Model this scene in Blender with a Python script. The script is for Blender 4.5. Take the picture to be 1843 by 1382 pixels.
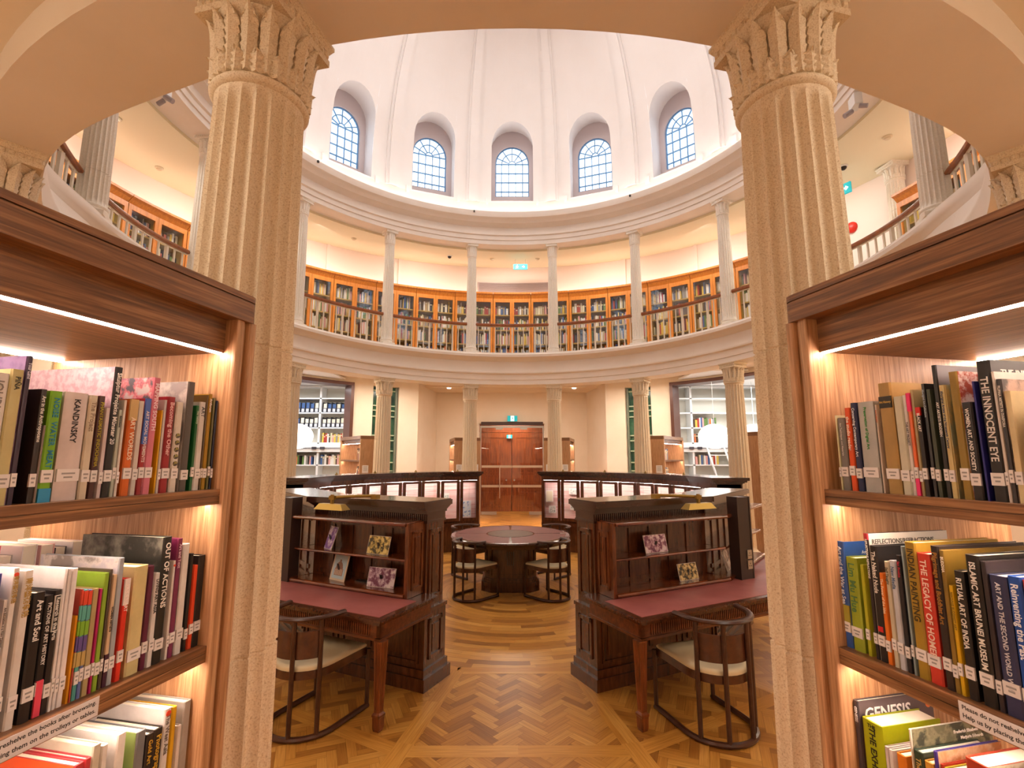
import bpy, bmesh, math, random
from math import sin, cos, pi, radians as rad, sqrt, atan2
from mathutils import Matrix, Vector
random.seed(7)
for _o in list(bpy.data.objects): bpy.data.objects.remove(_o, do_unlink=True)
SC = bpy.context.scene
COL = SC.collection
# ---------------------------------------------------------------- camera, world, exposure
cd = bpy.data.cameras.new('camera'); cam = bpy.data.objects.new('camera', cd); COL.objects.link(cam)
cam.location = (-.0535, 0, 1.92); cam.rotation_euler = (pi/2+.1470, 0, -.0037)
cd.sensor_width = 36; cd.lens = 36*876.62/1843; cd.clip_start = .02; cd.clip_end = 200
SC.camera = cam
SC.view_settings.view_transform = 'Standard'; SC.view_settings.look = 'None'
SC.view_settings.gamma = 1; SC.view_settings.use_curve_mapping = False
SC.view_settings.exposure = 0.15
cy = SC.cycles
cy.use_denoising = True
cy.max_bounces = 7; cy.diffuse_bounces = 4; cy.glossy_bounces = 3; cy.transmission_bounces = 4; cy.transparent_max_bounces = 10
cy.sample_clamp_indirect = 6; cy.caustics_reflective = False; cy.caustics_refractive = False
wd = bpy.data.worlds.new('world'); SC.world = wd; wd.use_nodes = True
bg = wd.node_tree.nodes['Background']; bg.inputs[0].default_value = (.80, .90, 1, 1); bg.inputs[1].default_value = 2.2

K, R, B, Z0, G = 7.36, 5.0, 5.624, 3.795, .2057
XC = -.05

def area(name, loc, sx, sy, power, col, rot=(0, 0, 0), spread=None):
    l = bpy.data.lights.new(name, 'AREA'); l.shape = 'RECTANGLE'; l.size = sx; l.size_y = sy; l.energy = power; l.color = col
    if spread: l.spread = spread
    o = bpy.data.objects.new(name, l); COL.objects.link(o); o.location = loc; o.rotation_euler = rot
    return o
WARM = (1, .90, .78)
# added fill under the dome crown imitating daylight, and the aisle's ceiling lamps
area('dome_fill', (0, K, 13.2), 5, 5, 250, (1, .98, .97))
for a in (0, 31, -31, 52, -52, 80, -80, 118, -118, 158, -158):
    q = rad(a); area('aisle_lamp', ((R+(.75 if abs(a) < 60 else 1.7))*sin(q), K+(B+(.75 if abs(a) < 60 else 1.7))*cos(q), 3.80 if abs(a) > 90 else 3.95), 1.1, 1.1, {0: 60, 31: 55, 52: 70, 80: 80, 118: 60, 158: 38}[abs(a)], WARM)
for a in (-100, -75, -50, -25, 0, 25, 50, 75, 100):  # added fill lights without fittings, brightening the gallery cabinets
    q = rad(a); x, y = (R+.62)*sin(q), K+(B+.62)*cos(q)
    area('gallery_fill', (x, y, 6.96+.2057*3.2*(y-K)/B), .9, .25, 28, (1, .94, .86), (rad(18), 0, -q))
for x in (-6.3, 6.5):
    area('side_room_lamp', (x, 13.2, 3.85), 2.4, 1.6, 75, (.92, .96, 1))

# ---------------------------------------------------------------- helpers
def lin(h, k=1.0):
    if isinstance(h, str): h = [int(h[i:i+2], 16)/255 for i in (0, 2, 4)]
    return tuple(min(1, (c/12.92 if c <= .04045 else ((c+.055)/1.055)**2.4)*k) for c in h)+(1,)
MC = {}
def mat(name, col='808080', rough=.6, metal=0, emit=0, kind=None, **kw):
    if name in MC: return MC[name]
    m = bpy.data.materials.new(name); m.use_nodes = True; MC[name] = m
    nt = m.node_tree; N = nt.nodes; L = nt.links; b = N['Principled BSDF']
    c = lin(col)
    b.inputs['Base Color'].default_value = c; b.inputs['Roughness'].default_value = rough; b.inputs['Metallic'].default_value = metal
    if kw.get('coat'): b.inputs['Coat Weight'].default_value = kw['coat']; b.inputs['Coat Roughness'].default_value = kw.get('coatr', .12)
    if emit:
        b.inputs['Emission Color'].default_value = c if 'ecol' not in kw else lin(kw['ecol']); b.inputs['Emission Strength'].default_value = emit
    if kind in ('wood', 'stone', 'plaster', 'cloth', 'leather'):
        tc = N.new('ShaderNodeTexCoord'); mp = N.new('ShaderNodeMapping'); L.new(tc.outputs['Object'], mp.inputs[0])
        mp.inputs['Scale'].default_value = kw.get('scale', (1, 1, 1))
        no = N.new('ShaderNodeTexNoise'); L.new(mp.outputs[0], no.inputs['Vector'])
        no.inputs['Scale'].default_value = kw.get('ns', 6); no.inputs['Detail'].default_value = 5; no.inputs['Roughness'].default_value = .6
        if kind == 'wood': no.inputs['Distortion'].default_value = .35
        cr = N.new('ShaderNodeValToRGB'); L.new(no.outputs[0], cr.inputs[0])
        e = cr.color_ramp.elements; lo, hi = kw.get('band', (.34, .68))
        e[0].position = lo; e[1].position = hi; e[0].color = lin(kw.get('col2', col)); e[1].color = c
        if kw.get('col3'):
            x = e.new((lo+hi)/2); x.color = lin(kw['col3'])
        L.new(cr.outputs[0], b.inputs['Base Color'])
        if kw.get('bump'):
            bu = N.new('ShaderNodeBump'); bu.inputs['Strength'].default_value = kw['bump']; bu.inputs['Distance'].default_value = .004
            L.new(no.outputs[0], bu.inputs['Height']); L.new(bu.outputs[0], b.inputs['Normal'])
    return m
def glass(name, tint=(1, 1, 1), refl=.10):
    m = bpy.data.materials.new(name); m.use_nodes = True; nt = m.node_tree; N = nt.nodes; L = nt.links
    N.remove(N['Principled BSDF']); t = N.new('ShaderNodeBsdfTransparent'); g = N.new('ShaderNodeBsdfGlossy'); x = N.new('ShaderNodeMixShader')
    t.inputs[0].default_value = (*tint, 1); g.inputs['Roughness'].default_value = .03; x.inputs[0].default_value = refl
    L.new(t.outputs[0], x.inputs[1]); L.new(g.outputs[0], x.inputs[2]); L.new(x.outputs[0], N['Material Output'].inputs[0])
    return m
def paper_mat(name, a, b, c3, ns=9):
    "printed photograph: blotches of ink on paper"
    return mat(name, a, .4, kind='plaster', col2=b, col3=c3, ns=ns, band=(.42, .58))

WAL_V = mat('walnut_upright', 'cba27a', .42, kind='wood', col2='946a46', col3='b2865e', scale=(30, 30, 1.1), ns=4, bump=.05)
WAL_H = mat('walnut_lengthwise', 'a0744c', .38, kind='wood', col2='5a3c26', col3='7c5434', scale=(.9, 26, 26), ns=4, bump=.05)
MAH = mat('mahogany', '64351c', .27, kind='wood', col2='42200f', col3='522a15', scale=(8, 8, 1.2), ns=4, coat=.5)
MAHD = mat('dark_mahogany', '422216', .24, kind='wood', col2='301710', scale=(1.2, 8, 8), ns=4, coat=.5)
OAK = mat('honey_oak', 'dc8a34', .4, kind='wood', col2='c07226', scale=(10, 10, 1.2), ns=3)
OAKD = mat('rail_oak', 'a05a24', .35, kind='wood', col2='7c4016', scale=(4, 4, 4), ns=3)
DOORW = mat('door_wood', 'a8551f', .35, kind='wood', col2='6c2d10', col3='8c421a', scale=(12, 12, .8), ns=3, coat=.3)
STONE = mat('granite_stone', 'e9dac0', .7, kind='stone', col2='bca482', col3='dfccae', ns=170, band=(.30, .60), bump=.08)
STONE2 = mat('pale_stone', 'f8f2e6', .7, kind='stone', col2='eee4d4', ns=60, band=(.3, .6))
PLAS = mat('cream_plaster', 'f3eae0', .8, kind='plaster', col2='eee4d8', ns=1.5)
WALLP = mat('warm_wall', 'efe0cb', .85, kind='plaster', col2='e9d8c0', ns=1.2)
DOMEP = mat('dome_plaster', 'f3eeeb', .85, kind='plaster', col2='efe9e5', ns=.8)
MAUVE = mat('mauve_surround', 'cdc0c0', .8)
GCEIL = mat('gallery_ceiling', 'f2ebcf', .85)
PINKW = mat('gallery_wall', 'f4e2d8', .85)
WHITE = mat('white_lacquer', 'f2f2f0', .4)
BRASS = mat('brass', '94783a', .42, metal=.85)
STEEL = mat('steel', 'b8b4ac', .3, metal=.9)
BLACKM = mat('black_metal', '241c18', .4)
POSTM = mat('dark_bronze_post', '3a2c28', .35)
LEATH = mat('burgundy_leather', 'a8625c', .40, kind='leather', col2='98524f', ns=5, bump=.03)
TLEA = mat('table_leather', '74382f', .42, kind='leather', col2='652f2a', ns=4)
CUSH = mat('cream_cushion', 'd8c49c', .7)
CHAIRM = mat('dark_chair_wood', '50301f', .32, kind='wood', col2='381e14', scale=(3, 3, 3), ns=4)
PAGES = mat('book_pages', 'ece2cc', .8)
LABELM = mat('call_label', 'e4dedc', .5)
INK = mat('label_ink', '9a9694', .6)
LED = mat('led_strip', 'fff0e0', emit=105, ecol='ffdec8')
LEDS = mat('led_strip_far', 'fff0e0', emit=10, ecol='ffd0a0')
GLASS = glass('clear_glass', refl=.06); GLASSC = glass('cabinet_glass', refl=.10)
GREENG = mat('green_tinted_glass', '3c6a4c', .15, kind='plaster', col2='16302a', ns=3, emit=.05)
GREENL = mat('lit_green_glass', 'a0d83c', .2, emit=.35)

def newell_ok(): pass
class MB:
    "collects faces; build() links them as one mesh object"
    def __init__(s): s.v = []; s.f = []; s.m = []; s.cur = 0; s.mats = []; s.M = None
    def use(s, m):
        if m not in s.mats: s.mats.append(m)
        s.cur = s.mats.index(m); return s
    def add(s, vs, fs):
        n = len(s.v)
        if s.M is not None: vs = [tuple(s.M @ Vector(p)) for p in vs]
        s.v += [tuple(p) for p in vs]; s.f += [tuple(n+i for i in f) for f in fs]; s.m += [s.cur]*len(fs)
        return s
    def box(s, x0, x1, y0, y1, z0, z1):
        return s.add([(x0, y0, z0), (x1, y0, z0), (x1, y1, z0), (x0, y1, z0), (x0, y0, z1), (x1, y0, z1), (x1, y1, z1), (x0, y1, z1)],
                     [(0, 3, 2, 1), (4, 5, 6, 7), (0, 1, 5, 4), (1, 2, 6, 5), (2, 3, 7, 6), (3, 0, 4, 7)])
    def prism(s, pts, z0, z1, pts2=None):
        n = len(pts); p2 = pts2 or pts
        return s.add([(x, y, z0) for x, y in pts]+[(x, y, z1) for x, y in p2],
                     [tuple(range(n))[::-1], tuple(range(n, 2*n))]+[(i, (i+1) % n, n+(i+1) % n, n+i) for i in range(n)])
    def stack(s, rings, cap=True):
        "rings: list of equal-length closed point lists"
        n = len(rings[0]); vs = [p for r in rings for p in r]; fs = []
        for k in range(len(rings)-1):
            for i in range(n): fs.append((k*n+i, k*n+(i+1) % n, (k+1)*n+(i+1) % n, (k+1)*n+i))
        if cap: fs += [tuple(range(n))[::-1], tuple(range((len(rings)-1)*n, len(rings)*n))]
        return s.add(vs, fs)
    def lathe(s, prof, n=24, cx=0, cy=0, sx=1, sy=1, cap=True):
        return s.stack([[(cx+r*sx*cos(2*pi*i/n), cy+r*sy*sin(2*pi*i/n), z) for i in range(n)] for r, z in prof], cap)
    def tube(s, pts, r, n=8, flat=None):
        P = [Vector(p) for p in pts]; rings = []; up0 = Vector((0, 0, 1))
        for i, p in enumerate(P):
            t = (P[min(i+1, len(P)-1)]-P[max(i-1, 0)]).normalized()
            u = up0 if abs(t.z) < .9 else Vector((1, 0, 0))
            a = t.cross(u).normalized(); b = a.cross(t).normalized()
            ra, rb = (r, r) if flat is None else flat
            rings.append([tuple(p+a*(ra*cos(2*pi*k/n))+b*(rb*sin(2*pi*k/n))) for k in range(n)])
        return s.stack(rings)
    def build(s, name, m=None, parent=None, smooth=False, warp=False, origin=None, loc=None, uv=None):
        me = bpy.data.meshes.new(name); vs = s.v
        if warp: vs = [(x, y, W(x, y, z)) for x, y, z in vs]
        if origin is not None: vs = [(x-origin[0], y-origin[1], z-origin[2]) for x, y, z in vs]
        me.from_pydata(vs, [], s.f)
        for q in (s.mats or [m]): me.materials.append(q)
        if s.mats: me.polygons.foreach_set('material_index', s.m)
        bm = bmesh.new(); bm.from_mesh(me); bmesh.ops.recalc_face_normals(bm, faces=bm.faces); bm.to_mesh(me); bm.free()
        if smooth:
            me.polygons.foreach_set('use_smooth', [True]*len(me.polygons))
            if smooth is not True:
                try: me.set_sharp_from_angle(angle=rad(smooth))
                except Exception: pass
        me.update()
        o = bpy.data.objects.new(name, me); COL.objects.link(o)
        if parent is not None: o.parent = parent
        if loc is not None: o.location = loc
        return o
def W(x, y, z): return z if z <= Z0 else z+(z-Z0)*G*(y-K)/B
def tag(o, label, cat, group=None):
    o['label'] = label; o['category'] = cat
    if group: o['group'] = group
    return o
def thing(name, label, cat, loc=(0, 0, 0), rz=0, group=None):
    o = bpy.data.objects.new(name, None); COL.objects.link(o); o.location = loc; o.rotation_euler = (0, 0, rz); o.empty_display_size = .1
    return tag(o, label, cat, group)
def struct(o): o['kind'] = 'structure'; return o
def copytree(o, parent=None):
    c = o.copy(); COL.objects.link(c); c.parent = parent
    for ch in list(o.children): copytree(ch, c)
    return c
def dup(o, label, loc, rz=None, sc=None):
    c = copytree(o); c['label'] = label; c.location = loc
    if rz is not None: c.rotation_euler = (0, 0, rz)
    if sc is not None: c.scale = sc
    return c
def text(name, body, size, m, parent, mtx, ext=.0004, align='LEFT', sx=1):
    c = bpy.data.curves.new(name, 'FONT'); c.body = body; c.size = size; c.extrude = ext; c.align_x = align; c.align_y = 'CENTER'; c.resolution_u = 2; c.offset = size*.018
    c.materials.append(m); tmp = bpy.data.objects.new('tmp', c); me = bpy.data.meshes.new_from_object(tmp); me.name = name
    bpy.data.objects.remove(tmp); bpy.data.curves.remove(c)
    if not len(me.materials): me.materials.append(m)
    o = bpy.data.objects.new(name, me); COL.objects.link(o); o.parent = parent
    o.matrix_local = mtx @ Matrix.Diagonal((sx, 1, 1, 1)); return o
def M4(x, y, z, t):
    return Matrix(((x[0], y[0], z[0], t[0]), (x[1], y[1], z[1], t[1]), (x[2], y[2], z[2], t[2]), (0, 0, 0, 1)))
def rp(a, s=0, z=0):
    q = rad(a); return ((R+s)*sin(q), K+(B+s)*cos(q), z)
def sst(x): x = max(0, min(1, x)); return x*x*(3-2*x)
def easing(a): a = abs(a); return .95*sst((a-95)/35)*(1-sst((a-141)/20))
def shift(a): return .15*sst((abs(a)-62)/50)
def ringsweep(prof, a0=-180, a1=180, n=168, mb=None, scale=False, so=None):
    "sweep a closed (s,z) profile along the elliptical ring"
    mb = mb or MB(); full = abs(a1-a0) >= 360; m = len(prof); vs = []; fs = []
    cnt = n if full else n+1
    for i in range(cnt):
        a = a0+(a1-a0)*i/n
        for s_, z in prof: vs.append(rp(a, s_*(1-easing(a))+(.12*sst((abs(a)-118)/12)*(1-sst((abs(a)-141)/20)) if z > 4.3 else 0) if scale and s_ < 0 else s_+(shift(a) if so else 0), z-(1.2*shift(a)*max(0, min(1, (z-4.5)/.6)) if so else 0)))
    for i in range(n):
        j = (i+1) % cnt
        for k in range(m):
            l = (k+1) % m; fs.append((i*m+k, j*m+k, j*m+l, i*m+l))
    if not full: fs += [tuple(range(m)), tuple(range(n*m, n*m+m))[::-1]]
    return mb.add(vs, fs)
ORD = 'first second third fourth fifth sixth seventh eighth ninth tenth eleventh twelfth thirteenth fourteenth fifteenth sixteenth'.split()
def ordn(i):
    if i < 16: return ORD[i]
    n = i+1; return '%d%s' % (n, 'th' if 10 < n % 100 < 20 else {1: 'st', 2: 'nd', 3: 'rd'}.get(n % 10, 'th'))
# ================================================================= FLOOR
def clip(poly, a, b):
    out = []; n = len(poly)
    def side(p): return (b[0]-a[0])*(p[1]-a[1])-(b[1]-a[1])*(p[0]-a[0])
    for i in range(n):
        p, q = poly[i], poly[(i+1) % n]; sp, sq = side(p), side(q)
        if sp >= 0: out.append(p)
        if (sp >= 0) != (sq >= 0):
            t = sp/(sp-sq); out.append((p[0]+(q[0]-p[0])*t, p[1]+(q[1]-p[1])*t))
    return out
def floor_mat():
    m = bpy.data.materials.new('parquet'); m.use_nodes = True; nt = m.node_tree; N = nt.nodes; L = nt.links; b = N['Principled BSDF']
    at = N.new('ShaderNodeAttribute'); at.attribute_name = 'tint'
    uv = N.new('ShaderNodeUVMap'); uv.uv_map = 'grain'
    mp = N.new('ShaderNodeMapping'); mp.inputs['Scale'].default_value = (2.5, 55, 1); L.new(uv.outputs[0], mp.inputs[0])
    no = N.new('ShaderNodeTexNoise'); no.inputs['Scale'].default_value = 1.6; no.inputs['Detail'].default_value = 4; L.new(mp.outputs[0], no.inputs['Vector'])
    mx = N.new('ShaderNodeMix'); mx.data_type = 'RGBA'; mx.blend_type = 'MULTIPLY'; mx.inputs[0].default_value = .75
    cr = N.new('ShaderNodeValToRGB'); L.new(no.outputs[0], cr.inputs[0]); e = cr.color_ramp.elements
    e[0].position = .35; e[0].color = (.72, .62, .50, 1); e[1].position = .62; e[1].color = (1, 1, 1, 1)
    L.new(at.outputs['Color'], mx.inputs[6]); L.new(cr.outputs[0], mx.inputs[7]); L.new(mx.outputs[2], b.inputs['Base Color'])
    b.inputs['Roughness'].default_value = .30
    return m
FT = [lin(c) for c in ('c88f42', 'c0863b', 'b67d35', 'd0994c', 'a87030', 'c48b40', 'bb8239', '9c672c', 'cb9447')]
def make_floor():
    V = []; F = []; T = []; U = []
    def put(poly, ang, tint, z=0.0):
        if len(poly) < 3: return
        n = len(V); V.extend((x, y, z) for x, y in poly); F.append(tuple(range(n, n+len(poly)))); T.append(tint)
        c, s = cos(ang), sin(ang); ox, oy = random.uniform(0, 50), random.uniform(0, 50)
        U.append([(x*c+y*s+ox, -x*s+y*c+oy) for x, y in poly])
    def pt(j, r): a = (2*j-1)*pi/14; return (r*R*sin(a), K+r*B*cos(a))
    def herring(quad, ang, w, Lr=4):
        Lb = w*Lr; ox = sum(p[0] for p in quad)/4; oy = sum(p[1] for p in quad)/4
        rr = max(math.hypot(p[0]-ox, p[1]-oy) for p in quad)+Lb
        c, s = cos(ang), sin(ang)
        def tw(x, y): return (ox+x*c-y*s, oy+x*s+y*c)
        area2 = sum(quad[i][0]*quad[(i+1) % 4][1]-quad[(i+1) % 4][0]*quad[i][1] for i in range(4))
        q = quad if area2 > 0 else quad[::-1]; g = .0006
        nb = int(rr/(Lb)*1.2)+2; nk = int(rr/w*1.3)+2
        for bnd in range(-nb, nb+1):
            for k in range(-nk, nk+1):
                for vert in (0, 1):
                    if not vert: x0, y0, x1, y1 = k*w, k*w, k*w+Lb, k*w+w
                    else: x0, y0, x1, y1 = k*w, (k+1)*w, k*w+w, (k+1)*w+Lb
                    x0 += bnd*Lb; x1 += bnd*Lb; y0 -= bnd*Lb; y1 -= bnd*Lb
                    if math.hypot((x0+x1)/2, (y0+y1)/2) > rr: continue
                    p = [tw(x0+g, y0+g), tw(x1-g, y0+g), tw(x1-g, y1-g), tw(x0+g, y1-g)]
                    for i in range(4):
                        p = clip(p, q[i], q[(i+1) % 4])
                        if len(p) < 3: break
                    if len(p) >= 3: put(p, ang+(pi/2 if vert else 0), random.choice(FT))
    rings = [.478, .70, .96, 1.30, 1.85]
    for j in range(-6, 8):
        am = (2*j)*pi/14 - 0
        for k in range(len(rings)-1):
            r0, r1 = rings[k], rings[k+1]
            quad = [pt(j, r0), pt(j, r1), pt(j+1, r1), pt(j+1, r0)]
            rad_dir = atan2(cos(am)*B, sin(am)*R)
            big = k >= 2 and not (abs(j) == 7 or abs(j) == 6)
            herring(quad, rad_dir-pi/4, .11 if big else .062)
    base = len(F)
    # straight border boards over the herringbone joints
    bt = [lin(c) for c in ('cc9242', 'd49c4c', 'c4883a', 'd09646')]
    def band(p, q, w, z=.0008):
        d = Vector((q[0]-p[0], q[1]-p[1])); L_ = d.length; d.normalize(); n = Vector((-d.y, d.x))
        k = max(1, int(L_/.55))
        for i in range(k):
            for h in (-1, 0, 1):
                a0 = Vector(p)+d*(L_*i/k); a1 = Vector(p)+d*(L_*(i+1)/k); o0 = n*(w*(h-.5)/3+0.0); o1 = n*(w*(h+.5)/3)
                put([tuple(a0+o0), tuple(a1+o0), tuple(a1+o1), tuple(a0+o1)], atan2(d.y, d.x), random.choice(bt), z)
    for j in range(-6, 8):
        for r in (.478, .70, .96): band(pt(j, r), pt(j+1, r), .13)
        band(pt(j, .478), pt(j, 1.3), .13, .0012)
    # concentric boards around the table
    for k in range(30):
        r0 = .478*k/30; r1 = .478*(k+1)/30-.0004; off = random.uniform(0, 30); n = max(3, int(2*pi*r1*5/.6))
        for i in range(n):
            a0 = 2*pi*i/n+off; a1 = 2*pi*(i+1)/n+off-.0006/(r1+.02)/5; poly = []
            m = max(1, int((a1-a0)/.09)+1)
            for t in range(m+1): a = a0+(a1-a0)*t/m; poly.append((r1*R*sin(a), K+r1*B*cos(a)))
            for t in range(m, -1, -1): a = a0+(a1-a0)*t/m; poly.append((max(r0, .001)*R*sin(a), K+max(r0, .001)*B*cos(a)))
            a = (a0+a1)/2; put(poly, atan2(-sin(a), cos(a)), random.choice(FT+bt), .0002)
    # door niche and side rooms: plain boards
    for (x0, x1, y0, y1) in ((-2.9, 2.9, 16.0, 19.0),):
        y = y0
        while y < y1:
            x = x0-random.random()
            while x < x1:
                put([(max(x, x0), y), (min(x+.9, x1), y), (min(x+.9, x1), y+.098), (max(x, x0), y+.098)], 0, random.choice(FT), -.001); x += .902
            y += .1
    # dark bed under everything
    me = bpy.data.meshes.new('floor'); me.from_pydata(V, [], F)
    ca = me.color_attributes.new('tint', 'FLOAT_COLOR', 'CORNER'); ul = me.uv_layers.new(name='grain'); cols = []; uvs = []
    for f, t, u in zip(F, T, U):
        for q in u: cols.extend(t); uvs.extend(q)
    ca.data.foreach_set('color', cols); ul.data.foreach_set('uv', uvs)
    me.materials.append(floor_mat()); o = bpy.data.objects.new('floor', me); COL.objects.link(o)
    me.update(); return o
fl = struct(make_floor())
b = MB(); b.box(-9.5, 9.5, -2.5, 19.5, -.25, -.004); struct(b.build('floor_bed', mat('floor_bed_wood', '5a3416', .5)))

# ================================================================= SHELL
COLA = [(2*j-1)*180/14 for j in range(-6, 8)]           # column angles
b = MB()
ringsweep([(-.17, 3.797), (-.17, 3.90), (-.185, 3.905), (-.195, 4.02), (-.23, 4.04), (-.235, 4.07), (-.19, 4.08), (-.18, 4.31), (-.215, 4.325), (-.24, 4.35), (-.30, 4.375), (-.34, 4.40), (-.345, 4.455), (-.31, 4.475), (-.30, 4.50),
           (2.05, 4.50), (2.05, 4.20), (.42, 4.20), (.36, 4.16), (.30, 4.10), (.30, 3.797)], mb=b, scale=True)
struct(b.build('trim_1', PLAS, warp=True, smooth=30))
b = MB(); ringsweep([(.30, 4.05), (.30, 4.14), (3.9, 4.14), (3.9, 4.05)], mb=b); struct(b.build('ceiling_aisle', WALLP, warp=True, smooth=30))
b = MB(); ringsweep([(-.17, 7.07), (-.17, 7.17), (-.19, 7.175), (-.195, 7.27), (-.225, 7.29), (-.225, 7.315), (-.185, 7.32), (-.18, 7.47), (-.21, 7.49), (-.27, 7.53), (-.33, 7.555), (-.36, 7.60), (-.40, 7.625), (-.45, 7.66), (-.47, 7.72), (-.47, 7.79), (-.44, 7.80), (-.43, 7.74), (-.02, 7.74), (-.0, 8.16), (.38, 8.16), (.38, 7.07)], mb=b)
struct(b.build('trim_2', PLAS, warp=True, smooth=30))
b = MB(); ringsweep([(-.40, 7.742), (-.40, 7.765), (-.30, 7.765), (-.30, 7.742)], mb=b)
struct(b.build('trim_3', mat('cove_lamp', 'fff4e8', emit=9.5, ecol='fff2ee'), warp=True))
b = MB(); ringsweep([(.30, 7.02), (.30, 7.12), (2.3, 7.12), (2.3, 7.02)], mb=b); struct(b.build('ceiling_gallery', GCEIL, warp=True, smooth=30))
b = MB(); ringsweep([(2.0, 4.40), (2.0, 7.1), (2.25, 7.1), (2.25, 4.40)], mb=b)
struct(b.build('wall_gallery', PINKW, warp=True, smooth=30))
b = MB()
for a0_, a1_ in ((-107, 66), (89, 107)): ringsweep([(1.76, 6.28), (1.76, 6.30), (1.84, 6.30), (1.84, 6.28)], a0_, a1_, 60, b)
struct(b.build('trim_4', mat('cabinet_top_lamp', 'fff0d8', emit=4.5, ecol='fff0e0'), warp=True))
# lower outer wall, with openings
def wall_arc(name, a0, a1, z0=0, z1=4.12, s0=2.2, s1=2.5, m=WALLP):
    b = MB(); ringsweep([(s0, z0), (s0, z1), (s1, z1), (s1, z0)], a0, a1, max(2, int(abs(a1-a0)/3)), b); return struct(b.build(name, m, smooth=30))
for sg, nm in ((-1, 'left'), (1, 'right')):
    for (a0, a1) in ((23, 27.6), (33.6, 38), (58, 180)): wall_arc('wall_'+nm, *sorted((sg*a0, sg*a1)))
    wall_arc('wall_'+nm, *sorted((sg*27.6, sg*33.6)), z0=3.93)
    wall_arc('wall_'+nm, *sorted((sg*38, sg*58)), z0=3.90)
    # niche side wall
    p0 = rp(sg*23, 2.2); p1 = (sg*2.55, 16.5)
    b = MB(); b.prism([(p0[0], p0[1]), (p1[0], p1[1]), (p1[0]+sg*.2, p1[1]), (p0[0]+sg*.25, p0[1]+.1)], 0, 4.12); struct(b.build('wall_'+nm, WALLP))
    # tall green glass slot window
    w = struct(bpy.data.objects.new('window_%d' % (1 if sg < 0 else 2), None)); COL.objects.link(w)
    b = MB(); ringsweep([(2.42, 0), (2.42, 3.93), (2.46, 3.93), (2.46, 0)], *sorted((sg*27.6, sg*33.6)), 4, b); b.build('window_glass', GREENG, w)
    b = MB()
    for z in (.45, .9, 1.3, 1.48, 1.72, 2.05, 2.35, 2.5, 3.05, 3.22, 3.36, 3.8):
        ringsweep([(2.36, z), (2.36, z+.035), (2.42, z+.035), (2.42, z)], *sorted((sg*27.8, sg*33.4)), 3, b)
    b.build('window_bar', mat('pale_green_bar', 'b4c4a4', .5), w)
    b = MB()
    for a in (27.8, 33.3): ringsweep([(2.3, 0), (2.3, 3.93), (2.42, 3.93), (2.42, 0)], *sorted((sg*a, sg*(a+.35))), 1, b)
    b.build('window_frame', mat('grey_frame', '7c8474', .4), w)
b = MB(); b.box(-2.9, 2.9, 16.5, 16.7, 3.0, 4.2); b.box(-2.9, -1.10, 16.5, 16.7, 0, 3.0); b.box(1.10, 2.9, 16.5, 16.7, 0, 3.0)
struct(b.build('wall_far', WALLP))
b = MB(); b.box(-2.9, 2.9, 15.2, 16.7, 4.06, 4.16); struct(b.build('ceiling_niche', WALLP))
# shell outside, closing the building
b = MB(); ringsweep([(4.2, -.2), (4.2, 4.6), (4.3, 4.6), (4.3, -.2)], 62, 298, 60, b); struct(b.build('wall_outer', WALLP))
b = MB(); ringsweep([(2.2, 4.22), (2.2, 4.3), (4.3, 4.3), (4.3, 4.22)], mb=b); struct(b.build('ceiling_outer', WALLP, warp=True))
for q in ((-9.6, 9.6, 17.9, 18.0, -.2, 4.3), (-9.6, -9.5, 8, 17.9, -.2, 4.3), (9.5, 9.6, 8, 17.9, -.2, 4.3)):
    b = MB(); b.box(*q); struct(b.build('wall_back', WALLP))
b = MB(); b.box(-9.6, 9.6, 15.6, 17.9, 4.3, 4.34); struct(b.build('ceiling_back', WALLP))

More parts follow.
